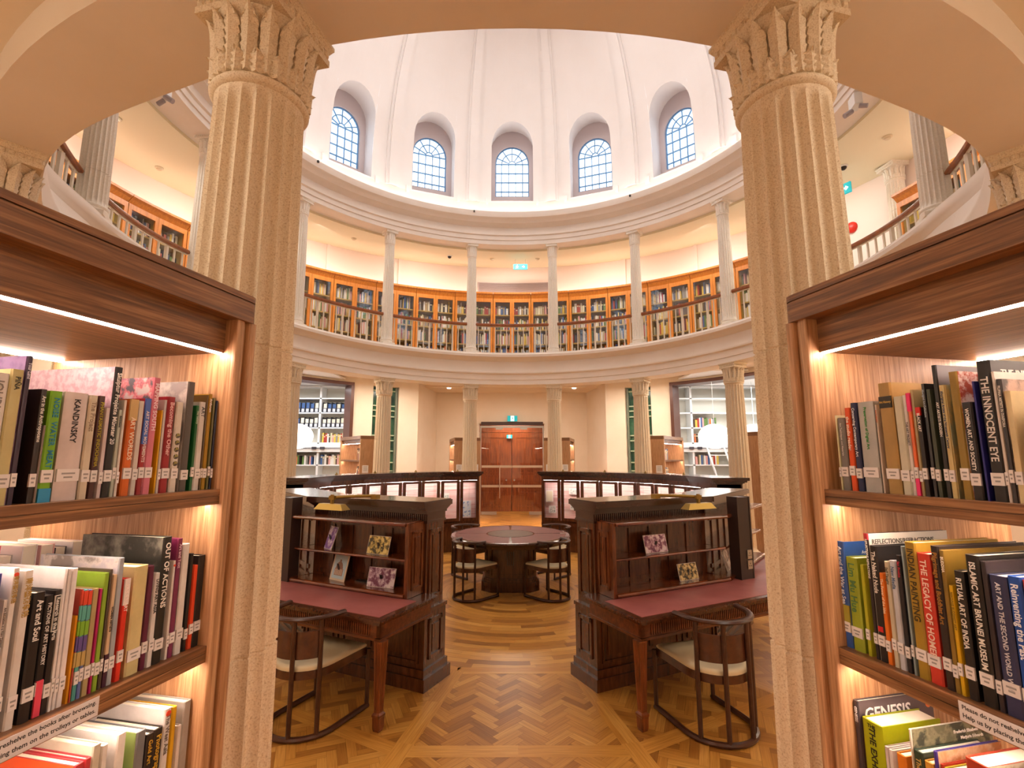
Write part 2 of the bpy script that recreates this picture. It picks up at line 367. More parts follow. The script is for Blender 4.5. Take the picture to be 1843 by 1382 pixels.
# dome: 14 bays, each with a round-headed window
def domes(z):                                            # ring scale of the dome surface at height z
    return 1.0 if z <= 8.7 else max(.02, sqrt(max(0, 1-((z-8.7)/5.1)**2)))
def dp(a, z, s=0.0):
    k = domes(z); q = rad(a); return ((R+s)*k*sin(q), K+(B+s)*k*cos(q), z)
WW, ZS, ZC = .60, 8.20, 9.58                             # half width, sill, springing
b = MB()
ZT = [8.16, 8.7, 9.2, 9.6, 10.0, 10.4, 10.8, 11.2, 11.6, 12.0, 12.4, 12.8, 13.15, 13.45, 13.65, 13.76]
RM = 5.31
def ahw(a, u):                                           # metres along the ring -> degrees
    q = rad(a); return math.degrees(u/math.hypot(R*cos(q), B*sin(q)))
for j in range(14):
    a = j*360/14; H = 180/14
    ww = ahw(a, WW)
    us = [-H, -(H+ww)/2]+[-ww*cos(pi*i/12) for i in range(0, 13)]+[(H+ww)/2, H]
    def low(u): return ZC+WW*sqrt(max(0, 1-(u/ww)**2))
    for i in range(len(us)-1):
        u0, u1 = us[i], us[i+1]; inside = abs((u0+u1)/2) < ww
        def colz(u):
            if not inside: return [8.16]+ZT[1:]
            l = low(u); return [l+(10.4-l)*t/3 for t in range(4)]+ZT[6:]
        z0, z1 = colz(u0), colz(u1)
        if not inside and len(z0) != len(z1): raise Exception
        vs = [dp(a+u0, z) for z in z0]+[dp(a+u1, z) for z in z1]; n = len(z0)
        b.add(vs, [(k, n+k, n+k+1, k+1) for k in range(n-1)])
        if inside: b.add([dp(a+u0, 8.16), dp(a+u1, 8.16), dp(a+u1, ZS), dp(a+u0, ZS)], [(0, 1, 2, 3)])
    # reveal
    out = [(-ww, ZS)]+[(-ww, ZS+(ZC-ZS)*t/6) for t in range(1, 6)]+[(-ww*cos(pi*i/12), ZC+WW*sin(pi*i/12)) for i in range(13)]+[(ww, ZS+(ZC-ZS)*t/6) for t in range(5, 0, -1)]+[(ww, ZS)]
    P = [dp(a+u, z) for u, z in out]; Q = [rp(a+u, .42, z) for u, z in out]; n = len(out)
    b.add(P+Q, [(k, (k+1) % n, n+(k+1) % n, n+k) for k in range(n)])
b.use(DOMEP); struct(b.build('ceiling_dome', DOMEP, warp=True, smooth=40))
def sphcap(k): pass
b = MB()
for j in range(14):                                      # pilaster ribs
    a = (2*j+1)*180/14
    for hw, th in ((3.6, .05), (2.35, .10)):
        ah = hw*.62
        vs = []; fs = []
        for z in ZT:
            k = domes(z)
            sh = max(.0, k)
            for u, s_ in ((-ah, .01), (-ah, -th), (ah, -th), (ah, .01)):
                q = dp(a+u, z, s_); vs.append(q)
        for i in range(len(ZT)-1):
            for m_ in range(3): fs.append((i*4+m_, i*4+m_+1, i*4+5+m_, i*4+4+m_))
        fs.append((0, 1, 2, 3)); b.add(vs, fs)
struct(b.build('trim_5', DOMEP, warp=True))
# plinth strip under the windows
b = MB(); 
for j in range(14):
    a = j*360/14; w2 = ahw(a, WW)+1.0
    for s_ in (-1, 1):
        lo, hi = sorted((a+s_*w2, a+s_*8.6)); ringsweep([(-.05, 8.1), (-.05, 8.26), (.02, 8.27), (.02, 8.1)], lo, hi, 4, b)
struct(b.build('trim_6', DOMEP, warp=True))
# windows
MUN = mat('backlit_blue_muntin', '6fa0d0', .5)  # bluish look of the backlit bars is put into their colour
GW, GZ0, GZC = .46, 8.45, 9.31
def window(j, idx):
    a = j*360/14
    w = struct(bpy.data.objects.new('window_%d' % idx, None)); COL.objects.link(w); w.location = rp(a, .42, 8.2)
    og = w.location
    b = MB(); S = .42
    def A(u, z, s_=S): return rp(a+ahw(a, u), s_, z)
    n = 24
    ou = [(-WW-.02, ZS-.02)]+[(-(WW+.02)*cos(pi*i/n), ZC+(WW+.02)*sin(pi*i/n)) for i in range(n+1)]+[(WW+.02, ZS-.02)]
    inn = [(-GW, GZ0)]+[(-GW*cos(pi*i/n), GZC+GW*sin(pi*i/n)) for i in range(n+1)]+[(GW, GZ0)]
    m_ = len(ou)
    for s_ in (S, S+.06): b.add([A(u, z, s_) for u, z in ou]+[A(u, z, s_) for u, z in inn], [(k, (k+1) % m_, m_+(k+1) % m_, m_+k) for k in range(m_)])
    b.add([A(u, z, S) for u, z in inn]+[A(u, z, S+.10) for u, z in inn], [(k, (k+1) % m_, m_+(k+1) % m_, m_+k) for k in range(m_)])
    b.build('window_surround', MAUVE, w, warp=True, origin=og)
    b = MB()
    def bar(p, q, t=.011):
        d = Vector((q[0]-p[0], q[1]-p[1])); d.normalize(); nn = Vector((-d.y, d.x))*t
        pts = [(p[0]+nn.x, p[1]+nn.y), (q[0]+nn.x, q[1]+nn.y), (q[0]-nn.x, q[1]-nn.y), (p[0]-nn.x, p[1]-nn.y)]
        b.add([A(u, z, S+.05) for u, z in pts]+[A(u, z, S+.08) for u, z in pts], [(0, 1, 2, 3), (4, 7, 6, 5), (0, 4, 5, 1), (1, 5, 6, 2), (2, 6, 7, 3), (3, 7, 4, 0)])
    def arc(cu, cz, r, n_=14, t=.011):
        for i in range(n_): p = (cu-r*cos(pi*i/n_), cz+r*sin(pi*i/n_)); q = (cu-r*cos(pi*(i+1)/n_), cz+r*sin(pi*(i+1)/n_)); bar(p, q, t)
    arc(0, GZC, GW-.012, 20, .02); arc(0, GZC, .285); arc(0, GZC, .095, 8)
    for u in (-GW+.01, -.285, -.095, .095, .285, GW-.01): bar((u, GZ0), (u, GZC), .018 if abs(u) > .4 else .011)
    for z in (GZ0+.012, GZ0+.14, GZ0+.38, GZ0+.62, GZC): bar((-GW, z), (GW, z), .014)
    for q in (22, 54, 90, 126, 158):
        r0 = .285 if q != 90 else .095; r0 = .095
        bar((-.095*cos(rad(q)), GZC+.095*sin(rad(q))), (-(GW-.01)*cos(rad(q)), GZC+(GW-.01)*sin(rad(q))))
    b.build('window_frame', MUN, w, warp=True, origin=og)
    b = MB(); b.add([A(u, z, S+.07) for u, z in inn], [tuple(range(len(inn)))]); b.build('window_glass', GLASS, w, warp=True, origin=og)
for n_, j in enumerate((0, 1, -1, 2, -2, 3, -3, 4, -4, 5, -5, 6, -6, 7)): window(j, n_+3)
# ================================================================= COLUMNS
def shaft(H0, H1, rf, nf=20, name='shaft', m=STONE, parent=None, joints=(), seg=8):
    b = MB(); zs = sorted(set([H0, H0+.03, H0+.05, H0+.08, H1-.08, H1-.045, H1-.02, H1]+[H0+(H1-H0)*t/7 for t in range(1, 7)]+[z+d for z in joints for d in (-.006, -.002, .002, .006)]))
    rings = []
    for z in zs:
        r = rf(z); e = min(1, max(0, (z-H0-.02)/.05), max(0, (H1-.02-z)/.05)) if H0+.02 < z < H1-.02 else 0
        e = sqrt(e); jd = .006 if any(abs(z-q) < .004 for q in joints) else 0
        ring = []
        for i in range(nf*seg):
            t = (i % seg)/seg; a = 2*pi*i/(nf*seg)
            w = 2*pi*r/nf; x = max(0, 1-((t-.5)/.42)**2); d = .42*w*sqrt(x)*e if x > 0 else 0
            ring.append(((r-d-jd)*cos(a), (r-d-jd)*sin(a), z))
        rings.append(ring)
    b.stack(rings); return b.build(name, m, parent, smooth=35)
def leaf(b, a, z0, z1, r0, r1, w0, w1, curl=.02, th=.008, ribs=5):
    "one carved acanthus leaf standing on the bell at angle a"
    nu, nv = 10, 22; vs = []; k = r0/.17
    for side in (0, 1):
        for iv in range(nv+1):
            v = iv/nv; z = z0+(z1-z0)*v; r = r0+(r1-r0)*v**2.4; c = max(0, (v-.78)/.22)
            z -= curl*.7*c**3
            w = (w0+(w1-w0)*v)*(1 if v < .8 else sqrt(max(.12, 1-((v-.8)/.21)**2)))*(1+.09*abs(sin(v*pi*ribs))-.05)
            for iu in range(nu+1):
                u = iu/nu*2-1
                lift = (.013*cos(u*pi/2)+.006*max(0, 1-abs(u)*3.5)+.005*sin(v*pi*ribs*2.4-abs(u)*4)*min(1, abs(u)*2))*k
                rr = r+curl*c*c*(1-.8*u*u)+(lift+th*.5 if not side else -.010+.008*c)
                aa = a+u*w/max(r, .01); vs.append((rr*cos(aa), rr*sin(aa), z-.16*u*u*(z1-z0)*v**4))
    n1 = (nu+1)*(nv+1); fs = []
    for iv in range(nv):
        for iu in range(nu):
            q = iv*(nu+1)+iu; fs.append((q, q+1, q+nu+2, q+nu+1)); fs.append((n1+q, n1+q+nu+1, n1+q+nu+2, n1+q+1))
    for iv in range(nv):
        for q in (iv*(nu+1), iv*(nu+1)+nu): fs.append((q, q+nu+1, n1+q+nu+1, n1+q))
    q = nv*(nu+1)
    for iu in range(nu): fs.append((q+iu, q+iu+1, n1+q+iu+1, n1+q+iu)); fs.append((iu, iu+1, n1+iu+1, n1+iu))
    b.add(vs, fs)
def column(name, label, group, H0, zneck, zab0, zab1, rb, rm, rt, wab, m, joints, nleaf, base='attic'):
    t = thing(name, label, 'column', (0, 0, 0), 0, group)
    def rf(z):
        v = (z-H0)/(zneck-H0); return rb+(rm-rb)*v*2 if v < .5 else rm+(rt-rm)*((v-.5)*2)
    b = MB(); h = .14 if H0 == 0 else .10
    pk = 1.32 if H0 == 0 and rb > .2 else 1.12; b.box(-rb*pk, rb*pk, -rb*pk, rb*pk, H0, H0+h*.4)
    b.lathe([(rb*(pk-.04), H0+h*.4), (rb*(pk-.01), H0+h*.55), (rb*(pk-.06), H0+h*.7), (rb*1.1, H0+h*.75), (rb*1.12, H0+h*.88), (rb*1.05, H0+h)], 40); b.build('base', m, t, smooth=35)
    shaft(H0+h, zneck, rf, 20, 'shaft', m, t, joints)
    b = MB(); hc = zab0-zneck; k = rt
    b.lathe([(k*.98, zneck-.01), (k*1.06, zneck), (k*1.115, zneck+hc*.03), (k*1.115, zneck+hc*.06), (k*1.06, zneck+hc*.10), (k*1.0, zneck+hc*.11), (k*.95, zneck+hc*.5), (k*.99, zneck+hc*.8), (k*1.12, zneck+hc*.96), (k*1.14, zab0+.002)], 48)
    for i in range(nleaf): leaf(b, 2*pi*(i+.5)/nleaf, zneck+hc*.10, zneck+hc*.40, k*1.02, k*1.05, pi*k/nleaf*.82, pi*k/nleaf*.92, k*.07, k*.035, 3)
    for i in range(nleaf): leaf(b, 2*pi*i/nleaf, zneck+hc*.12, zab0-.002, k*1.0, k*1.13, pi*k/nleaf*.76, pi*k/nleaf*1.02, k*.05, k*.05, 6)
    b.build('capital', m, t, smooth=50)
    b = MB(); w = wab; hz = zab1-zab0
    b.box(-w*.965, w*.965, -w*.965, w*.965, zab0, zab0+hz*.30)
    b.box(-w*.94, w*.94, -w*.94, w*.94, zab0+hz*.30, zab0+hz*.62)
    b.prism([(-w*.96, -w*.96), (w*.96, -w*.96), (w*.96, w*.96), (-w*.96, w*.96)], zab0+hz*.62, zab0+hz*.86, [(-w*1.03, -w*1.03), (w*1.03, -w*1.03), (w*1.03, w*1.03), (-w*1.03, w*1.03)])
    b.box(-w*1.035, w*1.035, -w*1.035, w*1.035, zab0+hz*.86, zab1+.003)
    ne = 9                                              # egg and dart carving
    for sd in range(4):
        c_, s_ = cos(sd*pi/2), sin(sd*pi/2)
        for i in range(ne):
            x = (i+.5)/ne*2*w*.95-w*.95; ew = w*.95/ne*.72; vs = []
            for v in range(4):
                for u in range(5):
                    au = (u/4-.5)*pi; av = (v/3-.5)*pi
                    px = x+ew*sin(au); py = -w*.94-.013*cos(au)*cos(av)*(w/.19); pz = zab0+hz*(.46+.17*sin(av)); vs.append((px*c_-py*s_, px*s_+py*c_, pz))
            b.add(vs, [(v*5+u, v*5+u+1, v*5+u+6, v*5+u+5) for v in range(3) for u in range(4)])
    b.build('abacus', m, t, smooth=30)
    return t
place = {1: 'first', 2: 'second', 3: 'third', 4: 'fourth', 5: 'fifth', 6: 'sixth', 7: 'seventh'}
big = column('fluted_column', '', 'fluted columns of the lower ring', 0, 3.37, 3.695, 3.797, .212, .197, .170, .192, STONE, (1.24, 2.33), 16)
LOWL = {7: 'large fluted granite column in the {s} foreground, beside the near {s} bookcase', 6: 'fluted granite column whose capital peeks above the near {s} bookcase, at the picture edge',
        5: 'fluted lower column hidden behind the near {s} bookcase, farther out', 4: 'fluted lower column behind the near {s} bookcase and granite column',
        3: 'third fluted lower column {s} of the wooden doors, in front of the white shelves', 2: 'second fluted lower column {s} of the wooden doors, in front of a green slot window', 1: 'fluted lower column just {s} of the wooden doors, behind the display case'}
first = True
for sg in (-1, 1):
    for i in range(1, 8):
        a = sg*(2*i-1)*180/14; x, y, _ = rp(a, .2 if i == 6 else 0); lab = LOWL[i].format(s='left' if sg < 0 else 'right')
        if first: o = big; o.location = (x, y, 0); o['label'] = lab; o.rotation_euler = (0, 0, -rad(a)); first = False
        else: dup(big, lab, (x, y, 0), -rad(a))
up = column('gallery_column', '', 'slender columns of the gallery', 0, 2.25, 2.50, 2.57, .142, .136, .116, .158, STONE2, (.55, 1.7), 12)
n1 = 0
for sg in (-1, 1):
    for i in range(1, 6):
        a = sg*(2*i-1)*180/14; x, y, _ = rp(a, .05 if i == 5 else 0); t = G*(y-K)/B; z = W(x, y, 4.50)
        lab = 'slender fluted gallery column, %s %s of the gallery centre' % (place[i], 'left' if sg < 0 else 'right')
        if n1 == 0: o = up; o['label'] = lab; o.location = (x, y, z); o.rotation_euler = (0, 0, -rad(a)); o.scale = (1, 1, 1+t); n1 = 1
        else: dup(up, lab, (x, y, z), -rad(a), (1, 1, 1+t))
# engaged column on the right gallery wall
q = dup(up, 'engaged fluted column against the right gallery wall beside an orange cabinet', (rp(84.6, 1.86)[0], rp(84.6, 1.86)[1], W(0, rp(86, 1.8)[1], 4.5)), -rad(84.6), (1.15, 1.15, 1.0)); q['group'] = 'engaged columns'

# ================================================================= BALUSTRADES
BAY = {0: 'in the middle, above the wooden doors', 1: 'one bay {s} of the gallery centre', 2: 'two bays {s} of the gallery centre', 3: 'three bays {s} of the gallery centre', 4: 'four bays {s} of the gallery centre', 5: 'at the far {s} edge'}
for j in range(-5, 6):
    a0 = j*360/14; s_ = 'left' if j < 0 else 'right'
    og = Vector((rp(a0)[0], rp(a0)[1], W(*rp(a0, 0, 4.5))))
    t = thing('balustrade', 'white balustrade with oak handrail '+BAY[abs(j)].format(s=s_), 'railing', og, 0, 'gallery balustrades')
    h = 180/14-1.35; n = 13
    b = MB(); ringsweep([(-.045, 5.15), (-.055, 5.175), (-.04, 5.21), (.04, 5.21), (.055, 5.175), (.045, 5.15)], a0-h, a0+h, 12, b, so=1); b.build('handrail', OAKD, t, warp=True, origin=og, smooth=50)
    b = MB(); ringsweep([(-.012, 5.135), (-.012, 5.15), (.012, 5.15), (.012, 5.135)], a0-h, a0+h, 12, b, so=1); b.build('rail_bar', mat('cream_metal', 'e8dcc8', .5), t, warp=True, origin=og)
    for i in range(n):
        a = a0-h+(2*h)*(i+.5)/n; x, y, _ = rp(a, shift(a)); b = MB(); k = .020 if i % 4 == 2 else .011
        b.box(x-k, x+k, y-k, y+k, 4.50, 5.136-1.2*shift(a)); b.box(x-.018, x+.018, y-.018, y+.018, 4.50, 4.525)
        b.build('baluster', mat('cream_metal'), t, warp=True, origin=og)

# ================================================================= GALLERY CABINETS AND BOOKS
BC = {'tan': 'b09468', 'cream': 'd8cca8', 'dark brown': '4a3424', 'black': '26221f', 'red': 'a83428', 'orange': 'd8703c', 'green': '5c7a3c', 'blue': '3c5c90', 'white': 'e4e0d8', 'grey': '8c8880', 'yellow': 'd8b848', 'pink': 'd89c94', 'navy': '242c50', 'maroon': '5c1c20'}
BKM = {}
for nme, c in BC.items():
    b = MB(); b.use(mat('cloth_'+nme.replace(' ', '_'), c, .6)); b.box(0, 1, 0, .04, 0, 1); b.box(0, .06, 0, 1, 0, 1); b.box(.94, 1, 0, 1, 0, 1)
    b.use(PAGES); b.box(.06, .94, .04, .96, .01, .97); b.use(mat('pale_spine_band', 'd8cca8', .6)); b.box(.12, .88, -.012, 0.0, .70, .84)
    o = b.build('book', None); BKM[nme] = o.data; bpy.data.objects.remove(o)
def smallbook(cn, loc, rz, w, d, h, label, group, tilt=0, zs=1):
    o = bpy.data.objects.new('book', BKM[cn]); COL.objects.link(o); o.location = loc; o.rotation_euler = (0, tilt, rz); o.scale = (w, d, h*zs)
    return tag(o, label, 'book', group)
def cabplace(k):
    if k == 0: return 'gallery cabinet at centre'
    return 'gallery cabinet %d %s of centre' % (abs(k), 'left' if k < 0 else 'right')
stuff = MB(); slots = [mat('cloth_'+n.replace(' ', '_')) for n in BC]
CW = 360/35; SHZ = (4.60, 4.98, 5.34, 5.72)
for k in list(range(-10, 7))+[9, 10]:
    a = k*CW; p = rp(a, 1.7); og = Vector((p[0], p[1], W(p[0], p[1], 4.5)))
    t = thing('glazed_bookcase', 'tall orange oak glazed bookcase, '+cabplace(k), 'bookcase', og, 0, 'oak bookcases along the gallery wall')
    h = CW/2-.05
    b = MB()
    ringsweep([(1.90, 4.5), (1.90, 6.2), (1.93, 6.2), (1.93, 4.5)], a-h, a+h, 3, b)
    ringsweep([(1.52, 4.5), (1.52, 4.585), (1.92, 4.585), (1.92, 4.5)], a-h, a+h, 3, b)
    for z in SHZ[1:]: ringsweep([(1.56, z-.025), (1.56, z), (1.90, z), (1.90, z-.025)], a-h, a+h, 3, b)
    for q in (a-h, a-.2, a+h-.4): ringsweep([(1.50, 4.5), (1.50, 6.12), (1.92, 6.12), (1.92, 4.5)], q, q+.4, 1, b)
    b.build('carcass', mat('olive_oak', 'b09040', .5), t, warp=True, origin=og)
    b = MB(); ringsweep([(1.50, 6.10), (1.48, 6.13), (1.44, 6.19), (1.40, 6.22), (1.40, 6.26), (1.95, 6.26), (1.95, 6.10)], a-h, a+h, 3, b); b.build('cornice', OAK, t, warp=True, origin=og)
    for d0, d1 in ((a-h+.02, a-.02), (a+.02, a+h-.02)):
        b = MB(); fw = .55
        ringsweep([(1.47, 4.58), (1.47, 6.11), (1.50, 6.11), (1.50, 4.58)], d0, d0+fw, 1, b); ringsweep([(1.47, 4.58), (1.47, 6.11), (1.50, 6.11), (1.50, 4.58)], d1-fw, d1, 1, b)
        for z in (4.58, 6.02): ringsweep([(1.47, z), (1.47, z+.09), (1.50, z+.09), (1.50, z)], d0, d1, 2, b)
        dr = b.build('door', OAK, t, warp=True, origin=og)
        b = MB(); b.add([rp(d0+fw, 1.485, 4.67), rp(d1-fw, 1.485, 4.67), rp(d1-fw, 1.485, 6.02), rp(d0+fw, 1.485, 6.02)], [(0, 1, 2, 3)]); b.build('door_glass', GLASSC, dr, warp=True, origin=og)
    for si, z in enumerate(SHZ):
        q = a-h+.6; idx = 0
        while q < a+h-.8:
            if random.random() < (.06 if si else .12): q += random.uniform(.2, .7); continue
            wd_ = random.uniform(.022, .05); dang = math.degrees(wd_/6.7)
            if q < a < q+dang*1.2: q = a+.25; continue
            hh = random.uniform(.19, .30); cn = random.choice(['tan', 'cream', 'dark brown', 'black', 'red', 'green', 'blue', 'white', 'grey', 'white', 'cream', 'yellow', 'pink'] if si else ['orange', 'white', 'blue', 'grey', 'tan', 'cream'])
            if si >= 3 and -2 <= k <= 2 and random.random() < .85:
                x, y, _ = rp(q, 1.60); wd2 = wd_*1.5
                smallbook(cn, (x, y, W(x, y, z)+.003), -rad(q), wd2, .16, hh, '%s book, %s on top shelf of %s' % (cn, ordn(idx), cabplace(k)), 'books behind glass in the gallery', random.choice((0, 0, 0, .08)) if si < 3 else .0, 1)
                idx += 1; q += math.degrees(wd2/6.6)+.06
            else:
                sl = mat('cloth_'+cn.replace(' ', '_')); stuff.use(sl); ringsweep([(1.60, z), (1.60, z+hh), (1.76, z+hh), (1.76, z)], q, q+dang*.92, 1, stuff); q += dang
o = stuff.build('gallery_books', None, warp=True); o['kind'] = 'stuff'; tag(o, 'rows of many coloured books on the shelves behind the gallery cabinet glass', 'books')
# louvre above the middle cabinets
b = MB()
ringsweep([(1.97, 6.33), (1.97, 6.62), (2.0, 6.62), (2.0, 6.33)], -9, 11, 12, b)
for i in range(9): ringsweep([(1.945, 6.345+i*.03), (1.945, 6.358+i*.03), (1.975, 6.365+i*.03), (1.975, 6.345+i*.03)], -8.6, 10.6, 12, b)
tag(b.build('ventilation_grille', mat('mauve_metal', 'b8a4a0', .5), warp=True), 'long mauve grey ventilation grille above the central gallery cabinets', 'vent')
# ================================================================= DOUBLE-SIDED BOOKCASES
def rrect(x0, x1, y0, y1, r, n=5):
    pts = []
    for cx_, cy_, a0 in ((x1-r, y1-r, 0), (x0+r, y1-r, 90), (x0+r, y0+r, 180), (x1-r, y0+r, 270)):
        for i in range(n+1): q = rad(a0+90*i/n); pts.append((cx_+r*cos(q), cy_+r*sin(q)))
    return pts
SHT = (1.826, 1.402, .975, .55, .12); LB = 1.65; HD = .36
def bookcase(label, group):
    t = thing('walnut_bookcase', label, 'bookcase', (0, 0, 0), 0, group)
    for nm, x0, x1 in (('end_panel', 0, 1), ('end_panel', LB, -1)):
        b = MB(); X = lambda d: x0+x1*d
        def bb(d0, d1, hy, z0, z1): a_, c_ = sorted((X(d0), X(d1))); b.box(a_, c_, -hy, hy, z0, z1)
        lo, hi = sorted((X(0), X(.032))); b.prism(rrect(lo, hi, -HD, HD, .014), 0, 2.33)
        bb(.032, .045, HD-.02, 0, 2.33); lo, hi = sorted((X(.045), X(.075))); b.prism(rrect(lo, hi, -HD+.008, HD-.008, .006), 0, 2.33)
        b.build(nm, WAL_V, t, smooth=30)
    b = MB(); b.prism(rrect(0, LB, -HD-.002, HD+.002, .035), 2.33, 2.392); b.prism(rrect(.004, LB-.004, -HD+.004, HD-.004, .03), 2.392, 2.396); b.prism(rrect(0, LB, -HD-.002, HD+.002, .035), 2.396, 2.414)
    b.build('canopy', WAL_H, t, smooth=30)
    b = MB(); b.box(.075, LB-.075, -.31, .31, 2.228, 2.33); b.build('lining', WAL_H, t); b = MB(); b.box(.075, LB-.075, -.33, .33, .0, .078); b.build('plinth', WAL_H, t)
    for i, z in enumerate(SHT):
        b = MB(); b.box(.075, LB-.075, -HD+.022, HD-.022, z-.018, z); b.box(.075, LB-.075, -HD+.026, HD-.026, z-.020, z-.018); b.box(.075, LB-.075, -HD+.022, HD-.022, z-.042, z-.020); sh = b.build('shelf', WAL_H, t)
        if i < 4:
            b = MB(); b.use(LED)
            for y in (-.30, .30): b.box(.08, LB-.08, y-.005, y+.005, z-.0428, z-.041)
            b.build('led_strip', None, sh)
    b = MB(); b.use(LED)
    for y in (-.303, .303): b.box(.08, LB-.08, y-.0045, y+.0045, 2.223, 2.2275)
    b.build('led_strip', None, t)
    return t
def bcm(i, sg, s=.30):
    a = sg*(2*i-1)*180/14; p = rp(a, s); return p, a
azb = rad(12.5)
bcL = bookcase('near left walnut bookcase with lit shelves of art books', 'walnut bookcases with shelf lights')
def orient(o, x, y, dx, dy): o.location = (x, y, 0); o.rotation_euler = (0, 0, atan2(dy, dx))
FL = Vector((-.854, 1.508)); FR = Vector((.81, 1.492))
dL = Vector((-sin(azb), -cos(azb))); oL = Vector((-cos(azb), sin(azb))); dR = Vector((sin(azb), -cos(azb))); oR = Vector((cos(azb), sin(azb)))
cL = FL+oL*HD; cR = FR+oR*HD
orient(bcL, cL.x, cL.y, dL.x, dL.y)
bcR = copytree(bcL); bcR['label'] = 'near right walnut bookcase with lit shelves of art books'; orient(bcR, cR.x, cR.y, dR.x, dR.y)
FARB = {3: 'behind the third column', 2: 'beside the second column', 1: 'beside the first column'}
def sign_card(parent_pos, rz, label):
    b = MB(); b.use(mat('card_paper', 'ece8e4', .6)); b.box(-.075, .075, -.004, 0, -.10, .10); b.use(INK)
    for z in (.04, .015, -.01, -.035): b.box(-.05, .05-.02*abs(z)*10, -.0048, -.004, z, z+.009)
    b.box(-.05, .05, -.0048, -.004, .066, .074)
    o = b.build('card_sign', None); o.location = parent_pos; o.rotation_euler = (0, 0, rz); tag(o, label, 'sign', 'notice cards on bookcase ends')
for sg, s_ in ((-1, 'left'), (1, 'right')):
    for i in (1, 2, 3):
        if (sg, i) == (-1, 3): pass
        a = sg*(2*i-1)*180/14; p = rp(a, .42); q = rad(a); q = atan2(sin(q)*R, cos(q)*B)
        c = copytree(bcL); c['label'] = 'far walnut bookcase %s %s of the doors' % (FARB[i], s_); orient(c, p[0], p[1], sin(q), cos(q))
        n_ = 0
        for dy, w_ in ((-.22, 'left'), (.22, 'right')):
            pos = Vector((p[0], p[1], 1.60))+Vector((cos(q), -sin(q), 0))*dy-Vector((sin(q), cos(q), 0))*.002
            sign_card(pos, -q, 'white notice card, %s one, on far bookcase %s %s of doors' % (w_, FARB[i], s_))
        # books seen on the side turned to us
        vis = -1 if sg < 0 else 1
        for si, z in enumerate(SHT[:2] if i < 3 else ()):
            x = .10; idx = 0
            while x < (.34 if i > 1 else .24):
                w_ = random.uniform(.022, .045); hh = random.uniform(.2, .29); cn = random.choice(['white', 'cream', 'grey', 'dark brown', 'white', 'tan', 'blue', 'red'])
                # outward side of the case: right-hand side seen from the centre for sg>0
                base = Vector((p[0], p[1]))+Vector((sin(q), cos(q)))*x+Vector((cos(q), -sin(q)))*vis*.325
                smallbook(cn, (base.x, base.y, z+.001), (-q+(pi/2 if vis > 0 else -pi/2)), w_, .2, hh, '%s book, %s on %s shelf, far bookcase by %s column, %s of doors' % (cn, ordn(idx), ('top', 'middle', 'lower')[si], place[i], s_), 'books in the far walnut bookcases')
                if vis < 0:
                    pass
                idx += 1; x += w_+.002

